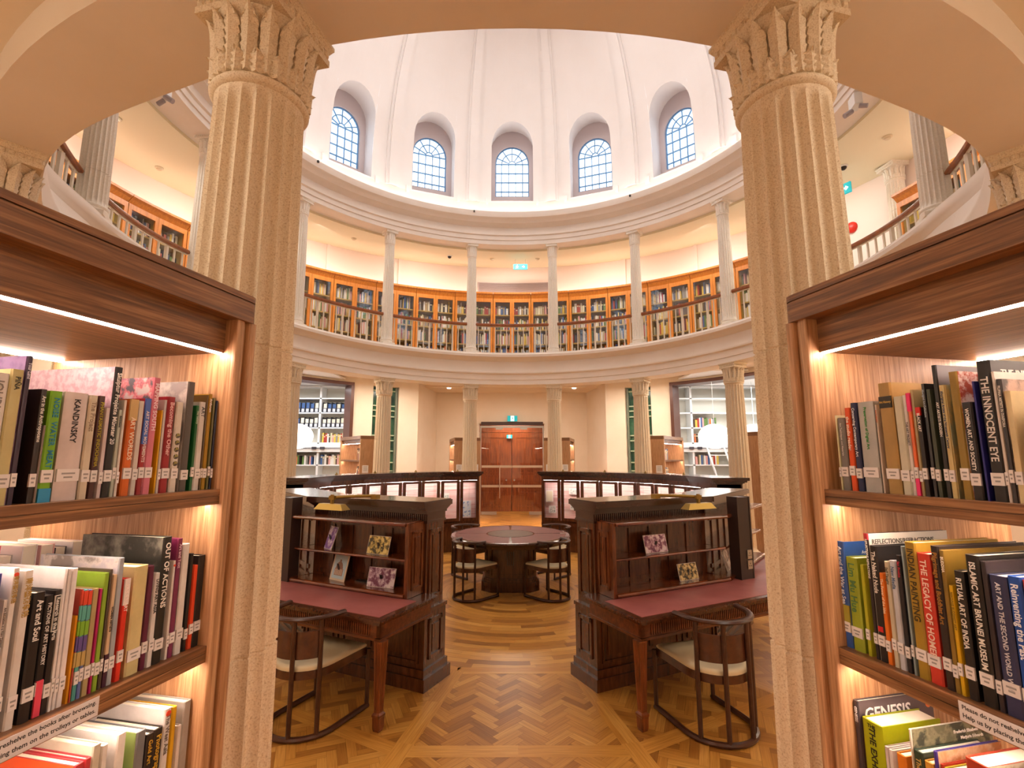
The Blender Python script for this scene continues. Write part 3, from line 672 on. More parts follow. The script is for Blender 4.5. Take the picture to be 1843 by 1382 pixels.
# ---------------------------------------------------------------- the books in the two near bookcases
BK = {
'L1':[(0.078,0.086,0.256,'1c2440','slim navy','',''),
(0.088,0.096,0.263,'6c6a3c','slim olive','',''),
(0.100,0.113,0.273,'b08828','gold','Artforum','f0f0f0'),
(0.114,0.120,0.269,'5c4420','slim brown','',''),
(0.121,0.141,0.247,'dcd8d4','white','ART','505050'),
(0.143,0.153,0.235,'14602c','dark green','The Gallery','c8d8c8'),
(0.162,0.185,0.299,'57504c','tall grey','',''),
(0.194,0.215,0.239,'dcd4c8','white with round pictures','',''),
(0.220,0.242,0.250,'9c1c28','crimson','Becoming the Other','e8b8b8'),
(0.245,0.253,0.240,'c8c0c0','light grey','',''),
(0.254,0.259,0.212,'e8b010','thin yellow','',''),
(0.269,0.289,0.294,'d8788c','tall pink','MAPPING SOUTH','f4dce4'),
(0.291,0.305,0.238,'a02830','red and blue','ART SOCIAL MOVEMENTS','e8d8d8'),
(0.307,0.321,0.230,'d4ccc4','pale grey','',''),
(0.323,0.344,0.232,'d8681c','orange','ART WORLDS','f4e0c8'),
(0.352,0.359,0.228,'e0d8d0','slim white','',''),
(0.361,0.369,0.203,'b8c0b0','slim patterned','Exhibitions','303030'),
(0.370,0.388,0.304,'1c1a1c','tall black','Skulptur Projekte Münster 20','f0ece8'),
(0.390,0.399,0.205,'d8c8c8','pale pink','',''),
(0.403,0.417,0.231,'4a2420','brown','PHANTASMATIC INDOCHINA','a89a20'),
(0.419,0.437,0.230,'d8ccb4','cream','The Project','a08c78'),
(0.440,0.487,0.232,'d9cac6','thick white','KANDINSKY','2a2224'),
(0.492,0.515,0.230,'79b51e','lime green','NOISE  WATER  MEAT','1c7ca0'),
(0.516,0.521,0.157,'8c7f78','thin grey','',''),
(0.522,0.534,0.231,'2a1d18','black','Art in the Anthropocene','e8e4dc'),
(0.555,0.565,0.295,'33203a','dark purple','Your Land','cfc8d8'),
(0.566,0.588,0.264,'c8bd84','straw yellow','PIÑA','3a3520'),
(0.589,0.623,0.253,'e8e0da','white','JOURNEY OF A TH','8a8078')],
'L2':[(0.074,0.096,0.241,'1e1c1c','black','',''),
(0.097,0.110,0.218,'e84c28','orange red','',''),
(0.115,0.125,0.252,'1c1a1a','slim black','',''),
(0.130,0.151,0.281,'e4e0dc','white','',''),
(0.155,0.170,0.299,'782850','plum','Art and Text','d8b8c8'),
(0.171,0.179,0.244,'e4dcd8','slim white with a red dot','',''),
(0.188,0.213,0.309,'1c1c18','tall black','OUT OF ACTIONS','f4f0e8'),
(0.214,0.228,0.223,'e4e0dc','white','LIVING ART ASIA','403c38'),
(0.232,0.246,0.244,'5c1838','maroon','',''),
(0.248,0.283,0.250,'d8c890','thick cream','',''),
(0.293,0.307,0.228,'e03420','red','HONEY ART','f8e8e0'),
(0.313,0.326,0.279,'a8b0b8','tall grey blue','',''),
(0.327,0.336,0.244,'e0c4a0','peach','WOMEN ARTISTS','3c3030'),
(0.339,0.345,0.258,'504438','thin dark','',''),
(0.346,0.357,0.252,'8cb034','olive green','',''),
(0.358,0.364,0.220,'b81868','thin magenta','',''),
(0.366,0.379,0.223,'b4a070','tan','',''),
(0.381,0.389,0.224,'6878b8','patchwork','',''),
(0.390,0.399,0.226,'58a8a0','patchwork','',''),
(0.400,0.404,0.229,'b84838','patchwork','',''),
(0.405,0.410,0.176,'e49c18','thin orange','',''),
(0.416,0.428,0.277,'f0eaea','white','',''),
(0.429,0.436,0.279,'eee8e8','white','',''),
(0.437,0.443,0.281,'f0ecec','white','',''),
(0.444,0.457,0.240,'1e1a1c','black with a white box','Research in the Arts','e8e4e0'),
(0.458,0.473,0.233,'1a1616','black with a pink tag','FICTIONS OF ART HISTORY','e0dcd8'),
(0.474,0.494,0.244,'1c1818','black','Art and Soul','f0ece8'),
(0.501,0.517,0.292,'e6e0da','cream white','南洋藝術學院','b89850'),
(0.526,0.537,0.301,'e2dcd8','white with a red dot','南洋藝術學院','b89850'),
(0.539,0.546,0.245,'e0d8d4','grey white','Art Education in a New Zealand','6a6058'),
(0.553,0.574,0.296,'30307c','blue and orange','',''),
(0.575,0.588,0.291,'f0e8e4','white','','')],
'L3':[(0.057,0.080,0.291,'a8a49c','grey with a red edge','',''),
(0.082,0.094,0.240,'e0d8d0','slim white','',''),
(0.102,0.115,0.295,'d8a818','yellow','',''),
(0.118,0.138,0.300,'dcd8d4','white with a red dot','The West Asia','706860'),
(0.139,0.163,0.264,'28201c','black','Photography','c8a030'),
(0.164,0.183,0.263,'28201c','black','Gold Art','c8a030'),
(0.186,0.211,0.282,'787c80','grey and green','',''),
(0.238,0.260,0.302,'f4f0ea','thick white','',''),
(0.281,0.294,0.297,'ece6de','white','',''),
(0.297,0.316,0.308,'d4ccb8','pictorial cream','',''),
(0.317,0.330,0.289,'c84048','red','',''),
(0.332,0.352,0.288,'c84048','red','','')],
'R1':[(0.105,0.111,0.210,'d8d4a8','slim pale yellow','',''),
(0.112,0.134,0.201,'7c7a76','grey','Art Techniques and Materials','d0ccc8'),
(0.138,0.155,0.228,'e4541c','orange','the studio reader','f8e8d8'),
(0.158,0.175,0.240,'1e2850','navy','Conserving Contemporary Art','e8e8f0'),
(0.179,0.224,0.239,'b4b4b0','silver grey','Preservation of Digital Art','2c8c3c'),
(0.230,0.235,0.228,'d8c8b8','slim white','PHOTOGRAPHY','c06030'),
(0.243,0.278,0.282,'b08c50','thick tan cloth','',''),
(0.281,0.303,0.243,'d0ccb4','pale green','',''),
(0.305,0.314,0.244,'dcd4cc','white','THE ART PROJECT','606060'),
(0.315,0.324,0.248,'ec6c28','orange and pink','',''),
(0.326,0.333,0.255,'a89468','slim tan','',''),
(0.334,0.345,0.211,'241c1c','black with a red head','BLACK ART','f0e8e0'),
(0.353,0.361,0.266,'262220','tall black','Aboriginal Art Collections','a8b4c0'),
(0.363,0.373,0.251,'3c4434','dark green','','c04030'),
(0.381,0.391,0.306,'201e1e','tall black','ART ARTISTS MODERN','dcd8d4'),
(0.392,0.404,0.257,'d0bc80','straw','Aboriginal Artists of the Nineteenth Century','3c4c6c'),
(0.415,0.433,0.284,'94782c','tall olive gold','',''),
(0.434,0.454,0.212,'1c1818','black','WOMEN, ART, AND SOCIETY','f4f0ea'),
(0.460,0.465,0.256,'2c2c84','slim blue','',''),
(0.472,0.497,0.298,'1e1c1c','tall thick black','THE INNOCENT EYE','e0dcd8'),
(0.498,0.504,0.271,'dcd4cc','slim white','',''),
(0.505,0.513,0.254,'2c2828','black','FILIPINA ARTISTS IN DIASPORA','d8d4cc'),
(0.515,0.528,0.227,'dcc898','cream','',''),
(0.548,0.563,0.177,'54483c','brown','',''),
(0.571,0.585,0.200,'d8d0c8','white','',''),
(0.590,0.605,0.208,'2c3444','dark blue','','')],
'R2':[(0.067,0.093,0.280,'3460ac','blue','Art and the War at Sea','f0f0f4'),
(0.095,0.128,0.242,'9cac30','lime green','Lim Mu Hue','4c7c4c'),
(0.138,0.149,0.229,'b4b428','slim yellow green','',''),
(0.160,0.170,0.314,'2c2424','tall slim black','REFLECTIONS REFRACTIONS','e8e4e0'),
(0.172,0.191,0.285,'221e1e','tall black','The Naked Nude','ece8e0'),
(0.192,0.204,0.220,'e87820','orange','The Power of the Idea','f8d8b0'),
(0.209,0.221,0.252,'cec4a8','slim cream','Self Taught','5c5848'),
(0.223,0.238,0.257,'c8ccd4','pale blue','New Media','587090'),
(0.242,0.253,0.273,'1e1c20','slim black','San Protica','c03848'),
(0.257,0.263,0.297,'90a0a4','slim grey blue','',''),
(0.267,0.293,0.310,'a8882c','gold','INDIAN PAINTING','3c3010'),
(0.294,0.323,0.289,'d43c2c','red','THE LEGACY OF HOMER','f4d8c8'),
(0.328,0.346,0.311,'2c2220','black','Pilgrimage and Buddhist Art','a87430'),
(0.347,0.358,0.304,'8c702c','olive','BUDDHA','f0e8d8'),
(0.359,0.368,0.230,'dcb018','yellow','READING BUDDHIST ART','8c7828'),
(0.373,0.392,0.265,'221e1c','black','RITUAL ART OF INDIA','f0ece4'),
(0.400,0.426,0.305,'1c1a18','tall black','ISLAMIC ART BRUNEI MUSEUM','f4f0e8'),
(0.429,0.440,0.296,'30282c','slim dark','',''),
(0.441,0.472,0.272,'34385c','navy','ART AND THE SECOND WORLD WAR','d8d8e0'),
(0.474,0.497,0.277,'1c50a8','bright blue','Reinventing the Past','f0f0f8'),
(0.499,0.518,0.274,'c83c34','red','',''),
(0.520,0.545,0.273,'d8d0c4','white','','')],
'R3':[(0.018,0.032,0.293,'443c44','charcoal','GENESIS','f4f0f0'),
(0.040,0.096,0.261,'a8b40c','thick lime','THE EXHIBITION','1c1c14'),
(0.099,0.108,0.221,'dcd0cc','slim white','',''),
(0.109,0.120,0.219,'e0d8d4','white','',''),
(0.129,0.152,0.222,'e08020','orange','',''),
(0.168,0.173,0.294,'d8d0c0','picture covered','',''),
(0.175,0.196,0.253,'2c4030','thick green cloth','The Painter','b89c50'),
(0.198,0.217,0.242,'d8a040','amber','',''),
(0.222,0.230,0.275,'44348c','violet and peach','',''),
(0.236,0.241,0.255,'b83828','slim red','',''),
(0.242,0.263,0.251,'9c9024','olive','',''),
(0.290,0.334,0.300,'a83820','red and black','',''),
(0.365,0.379,0.305,'58585c','grey','','')],
}
SHN = {'1': ('upper', 1.826), '2': ('middle', 1.402), '3': ('lower', .975)}
tcache = {}
def bigbook(key, idx, s0, s1, hh, colr, desc, title, tc, pages_only=False):
    side = key[0]; nm, z = SHN[key[1]]
    if key == 'R3': s0 += .058; s1 += .058
    if key == 'L3': s0 += .022; s1 += .022
    w = s1-s0; d = max(.13, min(.26, hh*random.uniform(.68, .80)))
    if desc.startswith('tall') or hh > .285: d = min(.27, hh*.86)
    if side == 'L': P = FL+dL*s1+oL*.05; rz = atan2(-dL.y, -dL.x)
    else: P = FR+dR*s0+oR*.05; rz = atan2(dR.y, dR.x)
    side_n = 'left' if side == 'L' else 'right'
    adj, _, tail = desc.partition(' with ')
    if title and title[0].isascii():
        tw = ' '.join(title.split()[:4]); lab = '%s book titled %s on %s shelf of near %s bookcase' % (adj if not tail else adj, tw, nm, side_n)
    else:
        lab = '%s book%s, %s from column on %s shelf, near %s bookcase' % (adj, ' with '+tail if tail else '', ordn(idx), nm, side_n)
    t = thing('book', lab, 'book', (P.x, P.y, z), rz, 'art books on the %s shelf of the near %s bookcase' % (nm, side_n))
    cv = mat('cover_'+colr, colr, .38, kind='plaster', col2='%02x%02x%02x' % tuple(int(int(colr[i:i+2], 16)*.9) for i in (0, 2, 4)), ns=12)
    b = MB(); th = min(.003, w*.2)
    sp = [(0, .004), (w*.12, .001), (w*.5, 0), (w*.88, .001), (w, .004)]
    poly = sp+[(w, d), (w-th, d), (w-th, .006), (th, .006), (th, d), (0, d)]
    b.prism(poly, 0, hh)
    b.build('cover', cv, t, smooth=30)
    b = MB(); b.box(th*.9, w-th*.9, .005, d-.004, .003, hh-.003); b.build('pages', PAGES, t)
    if hh > .17 and w > .0055:
        b = MB(); b.use(LABELM); z0 = .030+random.uniform(0, .012); b.box(w*.03, w*.97, -.0012, .003, z0, z0+.026)
        b.use(INK)
        for q in (0, 1): b.box(w*(.22+.1*q), w*(.78-.1*q), -.0016, -.0011, z0+.015-.008*q, z0+.0185-.008*q)
        b.build('spine_label', None, t)
    if title:
        m = mat('print_'+tc, tc, .5); z0 = .062
        if 'tag' in tail: z0 = .09
        ln = max(1, len(title)); av = hh-z0-.018
        sz_ = min(w*.78, av/(ln*.56)*1.0); sz_ = max(sz_, .0045); sx = 1
        if sz_*ln*.56 > av: sx = av/(sz_*ln*.56)
        if title in ('PIÑA',): sz_ = w*.55
        if title == 'KANDINSKY': sz_ = w*.36
        if title == 'BUDDHA' or title == 'GENESIS' : sz_ = w*.75
        text('title', title, sz_, m, t, M4((0, 0, -1), (1, 0, 0), (0, -1, 0), (w*.5, -.0008, hh-.014-(.5*max(0, av-sz_*ln*.56) if title[0].islower() or title[:4] in ('Cons', 'WOME', 'Rein', 'ART ', 'THE ') else 0))), sx=sx)
    def patch(name, c, x0, x1, za, zb, th_=.0007, m=None):
        b = MB(); b.box(x0, x1, -th_, .004, za, zb); return b.build(name, m or mat('patch_'+c, c, .45), t)
    def side_patch(name, m, y0, y1, za, zb, left):
        b = MB(); x = 0 if left else w
        b.box(x-.0006, x+.0006, y0, y1, za, zb); return b.build(name, m, t)
    L_ = side == 'L'
    if 'red dot' in desc:
        b = MB(); b.lathe([(w*.36, -.0005), (w*.36, .0008)], 16); o = b.build('dot_sticker', mat('red_dot', 'e04a28', .5), t); o.rotation_euler = (pi/2, 0, 0); o.location = (w/2, 0, hh-.012)
    if title.startswith('NOISE'): patch('blue_band', '2a90c0', w*.02, w*.98, 0, .028)
    if title == 'Skulptur Projekte Münster 20': side_patch('front_picture', paper_mat('pink_dotted_cover', 'e8ccd8', 'd4a8bc', 'e0bccc', 60), .004, d, .0, hh, True)
    if title == 'Your Land': side_patch('front_picture', paper_mat('purple_cover', '7c5a98', 'b89cc4', '64407c', 12), .004, d, .0, hh, True)
    if title == 'MAPPING SOUTH': side_patch('front_picture', paper_mat('patchwork_cover', 'd0c8cc', '5c5864', 'd87c88', 22), .004, d, 0, hh, True)
    if title == 'OUT OF ACTIONS': side_patch('front_picture', paper_mat('dark_photo_cover', '2c2c28', '24241f', '6c6a60', 6), .004, d, 0, hh, True)
    if key == 'L3' and idx == 11: side_patch('front_picture', mat('orange_cover', 'ee5c2c', .4), .004, d, 0, hh, True)
    if desc == 'grey and green':
        side_patch('front_picture', mat('green_cover', 'a4c070', .45), .004, d, 0, hh, True)
        text('cover_title', 'OVER  PENCIL  MULTI', .016, mat('print_2c342c', '2c342c'), t, M4((0, -1, 0), (0, 0, 1), (-1, 0, 0), (-.001, d-.01, hh-.03)))
    if desc == 'tall grey': side_patch('front_picture', paper_mat('grey_photo_cover', 'a8a4a4', '8c8888', 'b8b4b0', 9), .004, d, 0, hh, True)
    if desc == 'tall grey blue': side_patch('front_picture', paper_mat('sky_cover', 'b8b4bc', '8c8480', 'd0c8c4', 14), .004, d, 0, hh, True)
    if title == 'ART WORLDS': patch('tan_head', 'c8a870', w*.02, w*.98, hh-.052, hh)
    if desc == 'red and blue': patch('blue_head', '4868b8', w*.02, w*.98, hh*.52, hh)
    if desc == 'patchwork':
        for i_, c_ in enumerate(('d84830', '58a8a0', '7cb030', '5c4c8c', 'b8a060')): patch('picture_band', c_, w*.03, w*.97, hh*(.86-.14*i_), hh*(.99-.14*i_))
    if 'round pictures' in desc:
        for i_ in range(6):
            b = MB(); b.lathe([(.0065, -.0005), (.0065, .0008)], 14); o = b.build('round_picture', paper_mat('round_print%d' % (i_ % 2), '4c4438', 'a89c50', '2c2420', 80), t); o.rotation_euler = (pi/2, 0, 0); o.location = (w/2, 0, hh*.62-i_*.0185)
    if 'pink tag' in desc: patch('pink_tag', 'e04860', w*.1, w*.9, .002, .07, .002)
    if title == 'Research in the Arts':
        b = MB(); z1 = hh-.01
        for (x0, x1, za, zb) in ((w*.05, w*.12, z1-.07, z1), (w*.88, w*.95, z1-.07, z1), (w*.05, w*.95, z1-.0015, z1), (w*.05, w*.95, z1-.0715, z1-.07)): b.box(x0, x1, -.001, .003, za, zb)
        b.build('white_box_outline', mat('print_f0ece8', 'f0ece8'), t)
    if title == 'WOMEN ARTISTS': patch('plum_foot', '3c1830', w*.02, w*.98, 0, .07, .0004)
    if title == 'HONEY ART': patch('white_head', 'e8dcd8', w*.02, w*.98, hh-.06, hh, .0004)
    if 'black with a red head' == desc: patch('red_head', 'd02820', w*.02, w*.98, hh-.02, hh)
    if desc == 'orange and pink': patch('pink_head', 'e83070', w*.02, w*.98, hh-.045, hh); patch('pink_foot', 'e83070', w*.02, w*.98, 0, .04)
    if desc.startswith('thick tan cloth'):
        patch('title_panel', '2c2820', w*.04, w*.96, hh-.065, hh-.035)
        text('title', 'Art History', .008, mat('print_c8a85c', 'c8a85c'), t, M4((1, 0, 0), (0, 0, 1), (0, -1, 0), (w*.08, -.0014, hh-.05)), sx=.8)
    if title.startswith('Aboriginal Artists'): side_patch('front_picture', paper_mat('map_cover', 'dccf9c', 'a8b4a0', 'd4c088', 10), .004, d, 0, hh, False)
    if desc == 'tall olive gold': side_patch('front_picture', paper_mat('oval_pattern_cover', 'e8d8d0', 'b04828', 'e0c8c0', 26), .004, d, 0, hh, False)
    if title == 'ART ARTISTS MODERN': side_patch('front_picture', mat('grey_cover', '6c6a70', .4), .004, d, 0, hh, False)
    if title == 'FILIPINA ARTISTS IN DIASPORA': side_patch('front_picture', paper_mat('diaspora_cover', '3c3836', 'b89c8c', '54504c', 9), .004, d, 0, hh, False)
    if title == 'THE INNOCENT EYE': side_patch('front_picture', mat('innocent_cover', '2c3034', .4), .004, d, 0, hh, False); text('cover_title', 'THE INNOCENT EYE', .02, mat('print_f0ece8', 'f0ece8'), t, M4((0, 1, 0), (0, 0, 1), (1, 0, 0), (w+.001, .03, hh-.028)))
    if title.startswith('REFLECTIONS'):
        patch('red_head', 'c83c48', w*.02, w*.98, hh-.016, hh); side_patch('front_picture', mat('white_cover', 'dcd8cc', .4), .004, d, 0, hh, False)
        text('cover_title', 'REFLECTIONS/REFRACTIONS', .017, mat('print_5c5850', '5c5850'), t, M4((0, 1, 0), (0, 0, 1), (1, 0, 0), (w+.001, .012, hh-.022)), sx=.95)
    if title.startswith('Art and the War'): patch('sea_foot', 'a8a040', w*.02, w*.98, .06, .11, .0004); text('cover_title', 'Art and the War', .012, mat('print_f0f0f4', 'f0f0f4'), t, M4((0, 1, 0), (0, 0, 1), (1, 0, 0), (w+.001, .06, hh-.03)))
    if title == 'The Naked Nude': patch('red_stamp', 'c82028', w*.15, w*.85, .072, .085)
    if title == 'GENESIS':
        side_patch('front_picture', mat('genesis_cover', '54484c', .4), .004, d, 0, hh, False)
        text('cover_title', 'GENESIS', .042, mat('print_f4f0f0', 'f4f0f0'), t, M4((0, 1, 0), (0, 0, 1), (1, 0, 0), (w+.001, .02, hh-.035)))
        b = MB(); b.lathe([(.009, -.0006), (.009, .0006)], 16); o = b.build('orange_swirl', mat('orange_swirl', 'f08040', .5), t); o.rotation_euler = (0, pi/2, 0); o.location = (w+.001, .235, hh-.028)
    if desc == 'picture covered':
        side_patch('front_picture', paper_mat('forest_cover', '6c6c50', '3c4030', '8c8868', 16), .004, d, 0, hh, False)
        for i_, s_ in enumerate(('Frederick Elizabeth', 'Marjorie Edwards', 'and')): text('cover_title', s_, .010, mat('print_f4ece0', 'f4ece0'), t, M4((0, 1, 0), (0, 0, 1), (1, 0, 0), (w+.001, .13+.02*i_, hh-.02-.014*i_)))
    if desc == 'violet and peach': side_patch('front_picture', paper_mat('peach_cover', 'e0a878', 'c88850', 'ecc8a0', 12), .004, d, 0, hh, False)
    if desc == 'red and black':
        side_patch('front_picture', paper_mat('tree_cover', 'c0b098', '907c64', 'c8b8a0', 10), .004, d, 0, hh, False); patch('photo_band', '5c5854', w*.55, w*.95, .1, hh*.8)
    if desc == 'grey' and key == 'R3':
        side_patch('front_picture', mat('grey_cover', '6c6a70', .4), .004, d, 0, hh, False)
        o = side_patch('red_panel', mat('patch_d83028', 'd83028'), .07, d, hh-.05, hh-.008, False); o.location = (.0008, 0, 0)
        text('cover_title', 'PEARSON LONGMAN', .014, mat('print_f4f0f0', 'f4f0f0'), t, M4((0, 1, 0), (0, 0, 1), (1, 0, 0), (w+.0022, .075, hh-.028)))
    if desc == 'thick lime': text('title', 'THE', .012, mat('print_1c1c14'), t, M4((1, 0, 0), (0, 0, 1), (0, -1, 0), (w*.3, -.0008, hh-.012)))
    if title == 'ISLAMIC ART BRUNEI MUSEUM': pass
    return t
for key, rows in BK.items():
    for i, r in enumerate(rows): bigbook(key, i, *r)
# the second row, shelved from the other side: we see only their backs
def rearbook(key, i, s0, w, hh, colr, desc):
    nm, z = SHN[key[1]]; Fp, d_, o_ = (FL, dL, oL) if key[0] == 'L' else (FR, dR, oR)
    P = Fp+d_*(s0 if key[0] == 'L' else s0+w)+o_*(2*HD-.05); rz = atan2(d_.y, d_.x) if key[0] == 'L' else atan2(-d_.y, -d_.x)
    t = thing('book', '%s book, %s of the back row on %s shelf of near %s bookcase' % (desc, ordn(i), nm, 'left' if key[0] == 'L' else 'right'), 'book', (P.x, P.y, z), rz, 'back row of books in the near bookcases')
    d = min(.22, hh*.78); b = MB(); b.prism([(0, 0), (w, 0), (w, d), (w-.002, d), (w-.002, .004), (.002, .004), (.002, d), (0, d)], 0, hh); b.build('cover', mat('cover_'+colr, colr, .4), t)
    b = MB(); b.box(.002, w-.002, .004, d-.003, .002, hh-.002); b.build('pages', PAGES, t)
for key, rows in {'L2': [(.10, .03, .27, 'd8d0cc', 'grey white'), (.14, .03, .26, '3c3638', 'dark'), (.18, .035, .275, 'e4b4b0', 'pink'), (.225, .035, .28, 'ece4e0', 'white'), (.27, .03, .26, 'b8b0a8', 'grey'), (.31, .03, .29, 'd84c58', 'red'), (.36, .04, .27, 'e8e0dc', 'cream'), (.42, .03, .28, '8c8480', 'dim grey')],
                  'L3': [(.12, .04, .27, 'e8e0d8', 'white'), (.17, .04, .28, 'd8a818', 'yellow'), (.23, .05, .27, 'e4dcd4', 'cream'), (.30, .05, .28, 'ece6e0', 'pale')],
                  'L1': [(.33, .03, .24, 'b0a898', 'grey'), (.50, .04, .22, 'd8ccbc', 'cream'), (.57, .035, .27, '4c2c58', 'purple')],
                  'R2': [(.30, .04, .28, '8c7c6c', 'brown'), (.36, .04, .29, '2c2826', 'black'), (.42, .05, .27, 'c8b8a8', 'cream')],
                  'R1': [(.42, .04, .26, '4c4844', 'grey'), (.48, .04, .28, 'd8d0c8', 'white')]}.items():
    for i, r in enumerate(rows): rearbook(key, i, *r)
# paper notices along the middle shelves
for sg, nm, Fp, d_, o_, s0, s1 in ((-1, 'left', FL, dL, oL, .362, .66), (1, 'right', FR, dR, oR, .372, .67)):
    P = Fp+d_*(s1 if sg < 0 else s0)+o_*.0215; rz = atan2(-d_.y, -d_.x) if sg < 0 else atan2(d_.y, d_.x); w = s1-s0
    t = thing('shelf_notice', 'white printed notice stuck on the middle shelf edge of the near %s bookcase' % nm, 'sign', (P.x, P.y, 1.361), rz, 'notices on the shelf edges')
    b = MB(); b.box(0, w, -.001, 0, .001, .040); b.build('notice_paper', mat('notice_paper', 'dcd8d8', .6), t)
    tm = mat('notice_ink', '2c2c2c', .6)
    for q, body in enumerate(('Please do not reshelve the books after browsing.', 'Help us by placing them on the trolleys or tables.')):
        text('notice_text', body, .0122, tm, t, M4((1, 0, 0), (0, 0, 1), (0, -1, 0), (w-.006 if sg < 0 else .006, -.0012, .0295-.0165*q)), ext=.0001, align='RIGHT' if sg < 0 else 'LEFT')
# ================================================================= READING DESKS
TA = math.tan(pi/14)
def desk(sg, A, label, endless):
    "one facet of the ring of reading desks; local x along the facet (away from the gangway), y outwards"
    q = rad(A); N_ = Vector((sg*sin(q), cos(q))); ang = atan2(-N_.x, N_.y)     # rotation taking +y to N_
    t = thing('reading_desk', label, 'desk', (XC, K, 0), ang, 'carved reading desks facing outwards')
    # local +x after rotation: (cos ang, sin ang); want tangent T = (-sg*cosA, sinA)
    fx = 1 if (cos(ang)*(-sg*cos(q))+sin(ang)*sin(q)) > 0 else -1
    def X(x): return fx*x
    def tr(b, n0, n1, z0, z1, e=-.67, m2=1, e2=0):        # slab between two distances n0<n1, mitred at the far end
        l0 = (-n0*TA if endless else e); l1 = (-n1*TA if endless else e)
        b.prism([(X(l0), n0), (X(n0*TA), n0), (X(n1*TA), n1), (X(l1), n1)], z0, z1)
    b = MB()
    tr(b, 2.66, 3.06, 0, .10, -.685); tr(b, 2.68, 3.04, .10, .16, -.665); tr(b, 2.70, 3.02, .16, .60, -.65); tr(b, 2.69, 3.03, .60, .63, -.66); tr(b, 2.73, 3.00, .63, 1.34, -.635)
    car = b.build('carcass', MAH, t)
    b = MB()
    if not endless:                                       # raised panels on the gangway end
        for (z0, z1) in ((.22, .54), (.70, 1.28)):
            for k, (y0, y1) in enumerate(((2.74, 2.98),)):
                e = -.65 if z0 < .6 else -.635; o = .012
                yy0, yy1 = y0+.02, y1-.02
                for (ya, yb, za, zb) in ((yy0, yy0+.03, z0, z1), (yy1-.03, yy1, z0, z1), (yy0, yy1, z0, z0+.03), (yy0, yy1, z1-.03, z1)):
                    xa, xb = sorted((X(e-o), X(e+.01))); b.box(xa, xb, ya, yb, za, zb)
                xa, xb = sorted((X(e-.008), X(e+.01))); b.box(xa, xb, yy0+.05, yy1-.05, z0+.05, z1-.05)
        b.build('end_panel', MAH, t)
        b = MB()
    for k in range(3):                                    # knee-hole panels under the desk top
        x0 = -.60+.45*k; 
        for (xa, xb, za, zb) in ((x0, x0+.40, .20, .22), (x0, x0+.40, .54, .56), (x0, x0+.02, .2, .56), (x0+.38, x0+.40, .2, .56), (x0+.06, x0+.34, .26, .50)):
            p_, r_ = sorted((X(xa), X(xb))); b.box(p_, r_, 3.015, 3.032, za, zb)
    b.build('back_panel', MAH, t)
    # cornice
    b = MB(); tr(b, 2.72, 3.015, 1.34, 1.36, -.65); tr(b, 2.725, 3.01, 1.36, 1.42, -.645); tr(b, 2.71, 3.03, 1.42, 1.435, -.652)
    for k in range(5): tr(b, 2.70-.006*k, 3.03+.014*k, 1.435+.009*k, 1.445+.009*k, -.648-.006*k)
    tr(b, 2.67, 3.11, 1.48, 1.525, -.685); tr(b, 2.68, 3.10, 1.525, 1.532, -.677)
    co = b.build('cornice', MAHD, t)
    b = MB(); x = (-.64 if not endless else -.7)
    while x < .66: p_, r_ = sorted((X(x), X(x+.012))); b.box(p_, r_, 3.008, 3.018, 1.365, 1.415); x += .022
    b.build('fluting', MAHD, co)
    # hutch of shelves
    l = -.585 if not endless else -.72
    n1 = 3.225
    for nm, z0, z1, y1 in (('shelf', .765, .80, n1), ('shelf', 1.045, 1.068, n1-.03), ('hutch_top', 1.335, 1.365, n1+.005)):
        b = MB(); b.prism([(X(l), 2.99), (X(2.99*TA), 2.99), (X(y1*TA-.0), y1), (X(l), y1)], z0, z1)
        b.tube([(X(l), y1, (z0+z1)/2), (X(y1*TA-.01), y1, (z0+z1)/2)], (z1-z0)*.5, 8); b.build(nm, mat('shelf_mahogany', '8a4420', .22, kind='wood', col2='4c200e', scale=(1.2, 8, 8), ns=4, coat=.6), t)
    if not endless:
        b = MB(); xa, xb = sorted((X(l-.03), X(l+.005))); b.box(xa, xb, 2.99, n1, .765, 1.36)
        for (ya, yb, za, zb) in ((3.03, 3.05, .82, 1.29), (3.16, 3.18, .82, 1.29), (3.03, 3.18, .82, .84), (3.03, 3.18, 1.27, 1.29), (3.07, 3.14, .87, 1.24)):
            xa, xb = sorted((X(l-.04), X(l-.02))); b.box(xa, xb, ya, yb, za, zb)
        b.build('hutch_side', mat('hutch_mahogany', '7c4422', .25, kind='wood', col2='4c2410', scale=(8, 8, 1.2), ns=4, coat=.5), t)
    b = MB()
    for x0 in (-.5, -.27, -.04, .19, .42):               # stiles on the hutch back
        xa, xb = sorted((X(x0), X(x0+.06))); b.box(xa, xb, 2.995, 3.012, .80, 1.335)
    for z in (.82, 1.28): 
        xa, xb = sorted((X(-.56), X(.62))); b.box(xa, xb, 2.995, 3.010, z, z+.04)
    b.build('hutch_back', MAH, t)
    # desk top
    e = -.77
    b = MB(); tr(b, 3.0, 3.70, .715, .745, e+.03); tr(b, 3.0, 3.73, .745, .757, e); tr(b, 3.0, 3.72, .757, .762, e+.01)
    top = b.build('desk_top', MAH, t)
    b = MB(); tr(b, 3.23, 3.672, .762, .7645, e+.06); b.build('leather_inlay', LEATH, t)
    b = MB(); ls = e if not endless else -3.72*TA
    x = ls+.01
    while x < 3.7*TA: b.M = Matrix.Translation((X(x), 3.724, .748)); b.lathe([(.0, -.006), (.008, -.003), (.008, .003), (.0, .006)], 6); x += .03
    if not endless:
        y = 3.02
        while y < 3.72: b.M = Matrix.Translation((X(e+.004), y, .748)); b.lathe([(.0, -.006), (.008, -.003), (.008, .003), (.0, .006)], 6); y += .03
    b.M = None; b.build('carved_edge', MAH, top)
